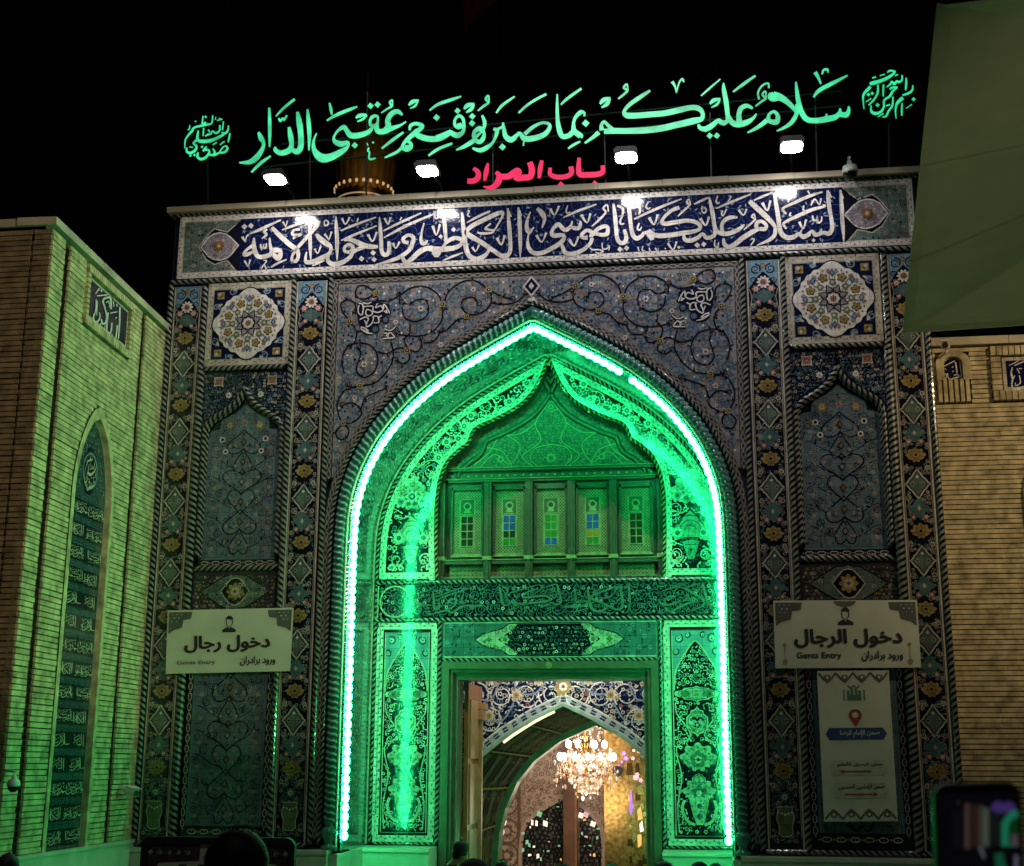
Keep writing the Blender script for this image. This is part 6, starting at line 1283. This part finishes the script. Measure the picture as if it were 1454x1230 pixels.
# chandelier
Yc = 14.5; cc = P(833, 1075, Yc); ch = thing('chandelier', 'glowing crystal chandelier hanging inside the hall beyond the doorway', 'chandelier', (cc.x, cc.y, cc.z+1.6))
k = (cc-CP).length/F; mb = MB(); brass = M('brass', (.6, .38, .12), rough=.25, metal=1); bulb = M('chandelier_bulb', (1, .9, .8), emit=6, ecol=(1, .82, .7))
mb.tube([cc+Vector((0, 0, 6)), cc+Vector((0, 0, .3))], .02, brass, 6); mb.lathe([(.03, 1.0), (.14, .85), (.05, .7), (.08, .5), (.2, .35), (.08, .1), (.14, -.2), (.25, -.4), (.05, -.6), (0, -.7)], cc, brass, 12); part(mb, 'stem', True, ch)
arms = MB(); bl = MB(); cry = MB(); crm = [M('crystal_amber', (.8, .62, .42), rough=.1, emit=.28, ecol=(1, .6, .32)), M('crystal_clear', (.9, .85, .8), rough=.05, metal=.5), M('crystal_warm', (.7, .4, .2), rough=.1, emit=.16, ecol=(1, .45, .2)), M('crystal_white', (.9, .9, .9), emit=.6, ecol=(1, .8, .65))]
for ring_, n, r, z in ((0, 13, 38*k, -9*k+.18), (1, 8, 27*k, 12*k+.1), (2, 6, 13*k, -20*k+.1)):
    for i in range(n):
        a = 2*pi*(i+.5*ring_)/n; e = cc+Vector((r*cos(a), r*sin(a), z))
        arms = MB(); bl = MB(); arms.tube([cc+Vector((0, 0, z-.1)), cc+Vector((r*.5*cos(a), r*.5*sin(a), z-.28)), e+Vector((0, 0, -.12))], .014, brass, 5)
        bl.ball(e, .062, bulb, 8, 6, (1, 1, 1.7)); part(arms, 'arm', True, ch); part(bl, 'bulb', True, ch)
        for j in range(9): cry.ball(e+Vector((rng.uniform(-.16, .16), rng.uniform(-.16, .16), -.16-.07*j*rng.uniform(.7, 1.2))), rng.uniform(.02, .045), rng.choice(crm), 5, 4, (1, 1, 1.6))
for i in range(420):
    t = rng.uniform(0, 2*pi); u = rng.random(); z = -.75+.95*u; r = (.25+.72*min(1, u*1.3)**.6)*39*k*rng.uniform(.45, 1)
    cry.ball(cc+Vector((r*cos(t), r*sin(t), z-.15)), rng.uniform(.015, .045), rng.choice(crm), 5, 4, (1, 1, 1.5))
for i in range(110):
    t = rng.uniform(0, 2*pi); r = 30*k*rng.uniform(.1, 1); cry.ball(cc+Vector((r*cos(t), r*sin(t), .35+.55*rng.random())), rng.uniform(.012, .03), rng.choice(crm), 5, 4, (1, 1, 1.5))
part(cry, 'crystals', False, ch)['kind'] = 'stuff'
l = bpy.data.lights.new('chandelier_light', 'POINT'); l.energy = 120; l.color = (1, .78, .6); l.shadow_soft_size = .8; o = bpy.data.objects.new('chandelier_light', l); COL.objects.link(o); o.location = cc+Vector((0, 0, -1.2))

# ================================================================== ground
mb = MB(); pv = [(-400, -300, 400, 11.6), (-400, 11.6, -14, 20), (14, 11.6, 400, 20), (-400, 20, 400, 300)]
for x0, y0, x1, y1 in pv: mb.face([(x0, y0, -.6), (x1, y0, -.6), (x1, y1, -.6), (x0, y1, -.6)], M('paving', (.22, .2, .18), rough=.35, var=.2, vs=.8, bump=.2, bs=3, tile=0))
tag(mb.build('ground'), kind='structure')
mb = MB(); mb.box((-40, -60, -.596), (40, -17, 0), M('terrace_stone', (.24, .22, .2), rough=.4, var=.2, vs=.7)); tag(mb.build('terrace'), kind='structure')

# ================================================================== square canopy (large parasol) at the right
HZ = 5.6
A, Bc = PZ(1330, 8, HZ), PZ(1281, 472, HZ); e = Bc-A; sL = e.length; er = Vector((e.y, -e.x, 0))  # er points right
ctr = (A+Bc)/2+er/2+Vector((0, 0, .75))
U = thing('canopy_parasol', 'big square dark olive fabric parasol overhead at the upper right corner', 'parasol', (ctr.x, ctr.y, 0))
fab = M('canopy_fabric', (.5, .45, .29), rough=.9, var=.1, vs=3, bump=.2, bs=30); fabh = M('canopy_hem', (.56, .51, .34), rough=.9, var=.1, vs=3)
spot('added_canopy_fill', (4.6, -21, .4), (7.6, -12.4, 5.6), 300, (.9, 1, .6), 58, .6)  # added unseen spot to brighten the underside of the cloth
nt = fab.node_tree; tr = nt.nodes.new('ShaderNodeBsdfTranslucent'); tr.inputs[0].default_value = (.62, .54, .31, 1); ms = nt.nodes.new('ShaderNodeMixShader'); ms.inputs[0].default_value = .16
nt.links.new(nt.nodes['Principled BSDF'].outputs[0], ms.inputs[1]); nt.links.new(tr.outputs[0], ms.inputs[2]); nt.links.new(ms.outputs[0], nt.nodes['Material Output'].inputs[0])
def transl(m, col, f):
    nt = m.node_tree; tr = nt.nodes.new('ShaderNodeBsdfTranslucent'); tr.inputs[0].default_value = (*col, 1); ms = nt.nodes.new('ShaderNodeMixShader'); ms.inputs[0].default_value = f
    nt.links.new(nt.nodes['Principled BSDF'].outputs[0], ms.inputs[1]); nt.links.new(tr.outputs[0], ms.inputs[2]); nt.links.new(ms.outputs[0], nt.nodes['Material Output'].inputs[0])
transl(fabh, (.75, .66, .4), .1)
cn = [A, Bc, Bc+er, A+er]; mb = MB(); pr = []
for i in range(4):
    a, b = cn[i], cn[(i+1) % 4]; n = 12; rows = []
    for j in range(n+1):
        t = j/n; row = []
        for q in range(13):
            s = q/12; x = a.lerp(b, s)
            v = x.lerp(ctr, t); v.z -= .06*sin(pi*t)*abs(sin(2*pi*s)); row.append(v)
        rows.append(row)
    mb.grid(rows, fab)
part(mb, 'fabric', True, U)
mb = MB(); rib = M('canopy_seam', (.33, .3, .19), rough=.9)
for i in range(4):
    a, b = cn[i], cn[(i+1) % 4]; dn = (b-a).normalized(); inw = (ctr-(a+b)/2); inw.z = 0; inw.normalize()
    # hem: a doubled strip of cloth along the edge, and a short hanging valance
    mb.grid([[a.lerp(b, q/12)+(ctr-a.lerp(b, q/12))*f+Vector((0, 0, -.006)) for q in range(13)] for f in (0, .03)], fabh)
    mb.grid([[a.lerp(b, q/12)+Vector((0, 0, -z+.012*sin(q*2.1)*(z > .1))) for q in range(13)] for z in (0, .006, .012)], fabh)
part(mb, 'hem', False, U)
for i in range(4):
    a, b = cn[i], cn[(i+1) % 4]
    for s in (0, .36, .68):
        x = a.lerp(b, s); pts = [x.lerp(ctr, t/8)-Vector((0, 0, .02+.06*sin(pi*t/8)*abs(sin(2*pi*s)))) for t in range(9)]
        dv = (b-a).normalized()*.035; mb = MB(); mb.grid([[q-dv+Vector((0, 0, .012)) for q in pts], [q+dv+Vector((0, 0, .012)) for q in pts]], fabh); part(mb, 'seam', False, U)
mb = MB(); mb.tube([(ctr.x, ctr.y, 0), ctr+Vector((0, 0, .1))], .07, steel, 12); mb.box((ctr.x-.5, ctr.y-.5, 0), (ctr.x+.5, ctr.y+.5, .12), steel); part(mb, 'mast', False, U)

# ================================================================== people (seen from behind, mostly heads) and what they hold
skin = M('skin', (.3, .18, .12), rough=.5, var=.1); hairm = M('hair', (.004, .0035, .003), rough=.6, var=.4, vs=40)
def person(x, y, z0, h, label, cloth, face=0., hood=None, lean=0., arms=None, hat=None, fingers=None):
    """one continuous skinned body standing at (x, y, z0); face = turn about z, 0 looks at the gateway"""
    k = h/1.75; B_ = []; E_ = []; R_ = []
    def V(a, r, par=None):
        B_.append(Vector(a)); R_.append(r)
        if par is not None: E_.append((par, len(B_)-1))
        return len(B_)-1
    pel = V((0, 0, .93), .15); wa = V((0, .01, 1.1), .135, pel); chh = V((0, .0+lean*.12, 1.3), .155, wa); nk0 = V((0, lean*.2, 1.45), .075, chh); nk = V((0, .01+lean*.25, 1.52), .058, nk0)
    h0 = V((0, .035+lean*.3, 1.58), .078, nk); h1 = V((0, .03+lean*.33, 1.65), .092, h0); h2 = V((0, .02+lean*.36, 1.70), .075, h1); nose = V((0, .12+lean*.33, 1.625), .018, h1); [V((s*.1, .02+lean*.33, 1.64), .02, h1) for s in (-1, 1)]
    hands = []
    for s in (-1, 1):
        a = (arms or {}).get(s)
        sh = V((s*.17, lean*.15, 1.41), .065, chh)
        el, wr, ha = a or ((s*.25, .0, 1.13), (s*.27, .08, .88), (s*.27, .11, .8))
        e = V(el, .047, sh); w_ = V(wr, .031, e); hd = V(ha, .036, w_); hands.append((s, hd, Vector(wr), Vector(ha)))
        hp = V((s*.1, 0, .86), .11, pel); kn = V((s*.11, .02, .48), .065, hp); an = V((s*.11, -.02, .09), .042, kn); V((s*.12, .15, .035), .038, an)
    for s, hd, wr, ha in hands:
        d = (ha-wr).normalized(); sd = d.cross(Vector((0, 1, 0))); sd = sd.normalized() if sd.length > .1 else Vector((1, 0, 0))
        cu = (fingers or {}).get(s, Vector((0, .6, 0)))
        for f, (o, l) in enumerate(((-.03, .062), (-.01, .075), (.01, .07), (.028, .055))):
            b0 = V(ha+sd*o+d*.03, .0105, hd); b1 = V(ha+sd*o+d*(.03+l*.5)+cu*.012, .0095, b0); V(ha+sd*o+d*(.03+l*.85)+cu*.04, .008, b1)
        t0 = V(ha-sd*.045+d*.005, .0115, hd); V(ha-sd*.062+d*.045+cu*.02, .0095, t0)
    me = bpy.data.meshes.new('person'); me.from_pydata([tuple(v*k) for v in B_], E_, []); o = bpy.data.objects.new('person', me); COL.objects.link(o)
    m = o.modifiers.new('skin', 'SKIN'); m.use_smooth_shade = True
    for i, sv in enumerate(me.skin_vertices[0].data): sv.radius = (R_[i]*k, R_[i]*k*(.72 if R_[i] > .12 else 1)); sv.use_root = i == 0
    sb = o.modifiers.new('sub', 'SUBSURF'); sb.levels = sb.render_levels = 2
    dg = bpy.context.evaluated_depsgraph_get(); dg.update(); m2 = bpy.data.meshes.new_from_object(o.evaluated_get(dg)); o.modifiers.clear(); o.data = m2
    m2.materials.clear(); m2.materials.append(cloth); m2.materials.append(skin)
    hp = [(ha*k, .085*k) for _, _, _, ha in hands]
    for f in m2.polygons:
        c = f.center; f.use_smooth = True
        f.material_index = 1 if (c.z > 1.5*k or any((c-a).length < r for a, r in hp)) else 0
    o.location = (x, y, z0); o.rotation_euler = (0, 0, face); tag(o, label, 'person')
    mb = MB(); c = Vector((0, (.02+lean*.34)*k, 1.665*k))
    if hood:
        mb.ball(c-Vector((0, .0, .02)), .125*k, hood, 16, 10, (1, 1.05, 1.05)); mb.lathe([(.1*k, 1.62*k), (.12*k, 1.55*k), (.17*k, 1.46*k), (.23*k, 1.38*k), (.24*k, 1.3*k)], (0, lean*.2*k, 0), hood, 16); hn = 'scarf'
    else:
        rows = []
        for i in range(8):
            t = pi*.62*i/7; rows.append([c+Vector((.108*k*sin(t)*cos(a), .118*k*sin(t)*sin(a)-.012, .118*k*cos(t)-(.03 if sin(a) < 0 and i > 5 else 0))) for a in (2*pi*j/18 for j in range(18))])
        mb.grid(rows, hairm, True); hn = 'hair'
        g_ = random.Random(int(x*100))
        for i in range(160):                    # loose tufts break the outline
            t = pi*.5*g_.random(); a = g_.uniform(0, 6.28); n = Vector((sin(t)*cos(a), sin(t)*sin(a), cos(t))); q = c+Vector((n.x*.107*k, n.y*.116*k, n.z*.116*k)); sdv = Vector((g_.uniform(-1, 1), g_.uniform(-1, 1), g_.uniform(-.3, .5)))*.012
            mb.face([q-sdv*.4, q+sdv*.4, q+n*.016+sdv], hairm)
    hh = mb.build(hn, smooth=True); hh.parent = o
    if hat:
        mb = MB(); mb.lathe([(.11*k, 1.68*k), (.118*k, 1.72*k), (.11*k, 1.79*k), (.06*k, 1.825*k), (0, 1.83*k)], (0, (.02+lean*.34)*k, 0), hat, 16); q = mb.build('cap', smooth=True); q.parent = o
    return o
dk = [M('cloth_black', (.012, .012, .014), rough=.85), M('cloth_navy', (.012, .014, .025), rough=.85), M('cloth_brown', (.03, .022, .016), rough=.85), M('cloth_grey', (.04, .04, .042), rough=.85)]
def at_head(px, py, wpx, real=.21):             # distance from head width, ground point from the pixel of the head's top
    d = real*F/wpx; v = ray(px, py); q = CP+v*(d/v.dot(DD)); return q
# large dark head in front with raised arms, left
q = at_head(336, 1198, 84)
person(q.x, q.y, 0, q.z+.02, 'person with short dark hair close in front of the notice board, seen from behind', dk[0])
for px, py, wp, z0, lb, cl, kw in ((620, 1199, 22, -.6, 'person in a dark knitted cap bending forward at the left door post', dk[0], {'lean': 1.0, 'hat': dk[1], 'face': -1.2}), (672, 1217, 42, -.6, 'person in a black head scarf in front of the doorway', dk[0], {'hood': dk[0]}), (712, 1221, 23, -.6, 'person with dark hair in the doorway, just right of the black scarf', dk[1], {}),
        (797, 1225, 36, -.6, 'person in a dark brown scarf at the middle of the doorway', dk[2], {'hood': dk[2]}), (941, 1222, 34, -.6, 'person with dark hair at the right door post', dk[3], {}), (993, 1222, 27, -.6, 'person in a dark navy scarf before the right green jamb panel', dk[1], {'hood': dk[1]}),
        (868, 1226, 26, -.6, 'person with short dark hair between the brown scarf and right door post', dk[1], {}), (1016, 1224, 22, -.6, 'person in a grey scarf before the right jamb, nearest the light strip foot', dk[3], {'hood': dk[3]}), (12, 1211, 30, -.6, 'person with dark hair at the far left corner below the dome camera', dk[2], {}), (77, 1219, 20, -.6, 'person with short hair in front of the left marble plinth', dk[0], {})):
    q = at_head(px, py, wp, .21); h = (q.z-z0)/1.02
    person(q.x, q.y, z0, h, lb, cl, **kw)
# person holding up a phone, right
ph = CP+(lambda v: v*(1.22/v.dot(DD)))(ray(1391, 1218)); fx = RR.copy(); fu = UU.copy(); fw = DD.copy()
fx = (RR*cos(-.03)+UU*sin(.03)).normalized(); fu = fw.cross(fx)*-1; fu = UU*cos(.03)-RR*sin(.03)*-1*-1
fu = (UU-fx*UU.dot(fx)).normalized()
pz = thing('phone', 'dark smartphone held up in the lower right corner, filming the lit gateway', 'phone', ph)
s_ = 1.22/F                                     # metres per photo pixel at the phone
hwp, hhp = 62*s_, 132*s_; cph = ph-fu*(28*s_)
def phl(u, v, h): return cph+fx*u+fu*v-fw*h
def rrect(hw, hh, r, n=6): return [(sx*(hw-r)+r*cos(a), sy*(hh-r)+r*sin(a)) for sx, sy, a0 in ((1, 1, 0), (-1, 1, pi/2), (-1, -1, pi), (1, -1, 3*pi/2)) for a in (a0+pi/2*i/n for i in range(n+1))]
mb = MB(); o1 = rrect(hwp, hhp, .012); o2 = rrect(hwp-.001, hhp-.001, .011)
mb.grid([[phl(u, v, h) for u, v in o] for o, h in ((o2, -.009), (o1, -.008), (o1, -.001), (o2, 0))], blackp, True); mb.face([phl(u, v, 0) for u, v in o2], blackp); mb.face([phl(u, v, -.009) for u, v in o2[::-1]], blackp); part(mb, 'body', False, pz)
def scr(px, py, h): v = ray(px, py); n = fw; t = (cph-fw*h-CP).dot(n)/v.dot(n); return CP+v*t
class Scr(Pn): pass
p = Pn(fmap=lambda u, v, h: scr(u, v, .0004+h*.05))
E1 = lambda n, c, e=.7: M('screen_'+n, (.01, .01, .01), emit=e, ecol=c, var=.05, rough=.2)
p.rect(1334, 1125, 1446, 1330, E1('black', (.002, .002, .003)), 1)
for x0, x1, y0, y1, c in ((1370, 1376, 1141, 1206, (.06, .035, .03)), (1376, 1384, 1141, 1204, (.018, .011, .007)), (1384, 1391, 1144, 1203, (.03, .012, .01)), (1391, 1397, 1144, 1202, (.035, .045, .03)), (1397, 1404, 1148, 1202, (.06, .075, .055)), (1352, 1368, 1150, 1205, (.004, .004, .004)), (1406, 1420, 1155, 1200, (.006, .009, .008))): p.rect(x0, y0, x1, y1, E1('c%d' % x0, c), 2)
p.poly([(1406, 1150), (1410, 1140), (1418, 1137), (1424, 1141), (1432, 1138), (1441, 1142), (1443, 1150), (1432, 1154), (1418, 1155)], E1('violet', (.045, .025, .13)), 3)
p.poly([(1422, 1202), (1422, 1170), (1427, 1160), (1436, 1152), (1442, 1150), (1446, 1153), (1446, 1202)], E1('arch', (.01, .16, .085)), 4); p.poly([(1432, 1200), (1432, 1172), (1440, 1161), (1446, 1162), (1446, 1200)], E1('inner', (.003, .03, .006)), 5); p.rect(1436, 1185, 1446, 1201, E1('door', (.07, .05, .06)), 6)
p.poly([(1412, 1212), (1424, 1211), (1430, 1235), (1414, 1235)], E1('low', (.006, .07, .035)), 4); p.poly([(1389, 1204), (1394, 1202), (1399, 1216), (1397, 1221)], E1('slash', (.08, .09, .1)), 5); p.rect(1440, 1214, 1446, 1235, E1('lowr', (.09, .08, .12)), 5); p.disc(1361, 1140, 2, E1('dot', (.03, .025, .03)), 5)
part(p, 'screen', False, pz)
bx = Vector((cph.x-.02, cph.y-.42, 0)); kk = 1.8/1.75
def loc_(v): return (v-bx)/kk
gr_ = phl(-hwp-.014, hhp*.02, -.01); wr_ = phl(-hwp-.045, -hhp*.55, .0); grR = phl(hwp+.012, -hhp*.55, -.012); wrR = phl(hwp+.03, -hhp-.1, .03)
person(bx.x, bx.y, 0, 1.8, 'person in dark clothes holding up the phone at the lower right, mostly below the frame', dk[0],
       arms={-1: (tuple(loc_(wr_+Vector((-.1, -.1, -.2)))), tuple(loc_(wr_)), tuple(loc_(gr_-fu*.05))), 1: (tuple(loc_(wrR+Vector((.1, -.1, -.2)))), tuple(loc_(wrR)), tuple(loc_(grR-fu*.05)))}, fingers={-1: Vector((.3, .5, 0)), 1: Vector((-.3, .5, 0))})

# framed notice board standing in the courtyard, left
Yn = -12.2
N0 = [P(px, py, Yn) for px, py in ((201, 1190), (419, 1188))]; zt = (N0[0].z+N0[1].z)/2; xa, xb = N0[0].x, N0[1].x; zb2 = -.2
nb = thing('notice_board', 'black framed notice board with rounded corners and a patterned border, behind the nearest head', 'notice board', ((xa+xb)/2, Yn, -.6))
cx, hw, cz, hh = (xa+xb)/2, (xb-xa)/2, (zt+zb2)/2, (zt-zb2)/2
ro = rrect(hw, hh, .07); ri = rrect(hw-.05, hh-.05, .04)
mb = MB(); mb.grid([[(cx+u, Yn+d, cz+v) for u, v in o] for o, d in ((ro, .05), (ro, 0), (ri, 0), (ri, .02))], steel, True); mb.face([(cx+u, Yn+.05, cz+v) for u, v in ro], steel); part(mb, 'frame', False, nb)
mb = MB()
for s in (-1, 1): mb.box((cx+s*(hw-.12)-.03, Yn+.001, -.6), (cx+s*(hw-.12)+.03, Yn+.045, zb2), steel); mb.box((cx+s*(hw-.12)-.035, Yn-.25, -.6), (cx+s*(hw-.12)+.035, Yn+.3, -.55), steel)
part(mb, 'stand', False, nb)
p = Pn(fmap=lambda u, v, h: (cx+u, Yn+.018-h, cz+v)); W_, H_ = hw-.045, hh-.045
p.rect(-W_, -H_, W_, H_, M('board_maroon', (.06, .035, .03), rough=.6), 0)
p.poly([(-W_+.07, -H_), (W_-.07, -H_), (W_-.07, H_-.2), (W_-.1, H_-.15), (.12, H_-.13), (.12, H_-.01), (-.14, H_-.01), (-.14, H_-.13), (-W_+.1, H_-.15), (-W_+.07, H_-.2)], vinyl, 1)
for s in (-1, 1):
    for k in range(5): p.curl(s*(.2+.075*k), H_-.06, .045, k, s*(1 if k % 2 else -1), .014, greyg, 2); p.lob(s*(.235+.075*k), H_-.07, .02, 4, cream, 2)
    for k in range(10): p.lob(s*(W_-.035), H_-.2-.1*k, .025, 4, greyg, 2)
for x in (-.27, -.12):
    p.poly([(x+.055*cos(t), H_-.2+.05*sin(t)) for t in (pi/3*i for i in range(6))], ink, 2); p.lob(x, H_-.2, .025, 4, vinyl, 3)
for x, y in ((-.03, -.04), (0, -.03), (.03, -.02)): p.strip([(x-.01, H_+y-.01), (x+.01, H_+y+.01)], .012, inkt, 3)
for k in range(6): p.rect(-.3, H_-.36-.11*k, .3, H_-.33-.11*k, inkg, 2)
part(p, 'notice', False, nb)
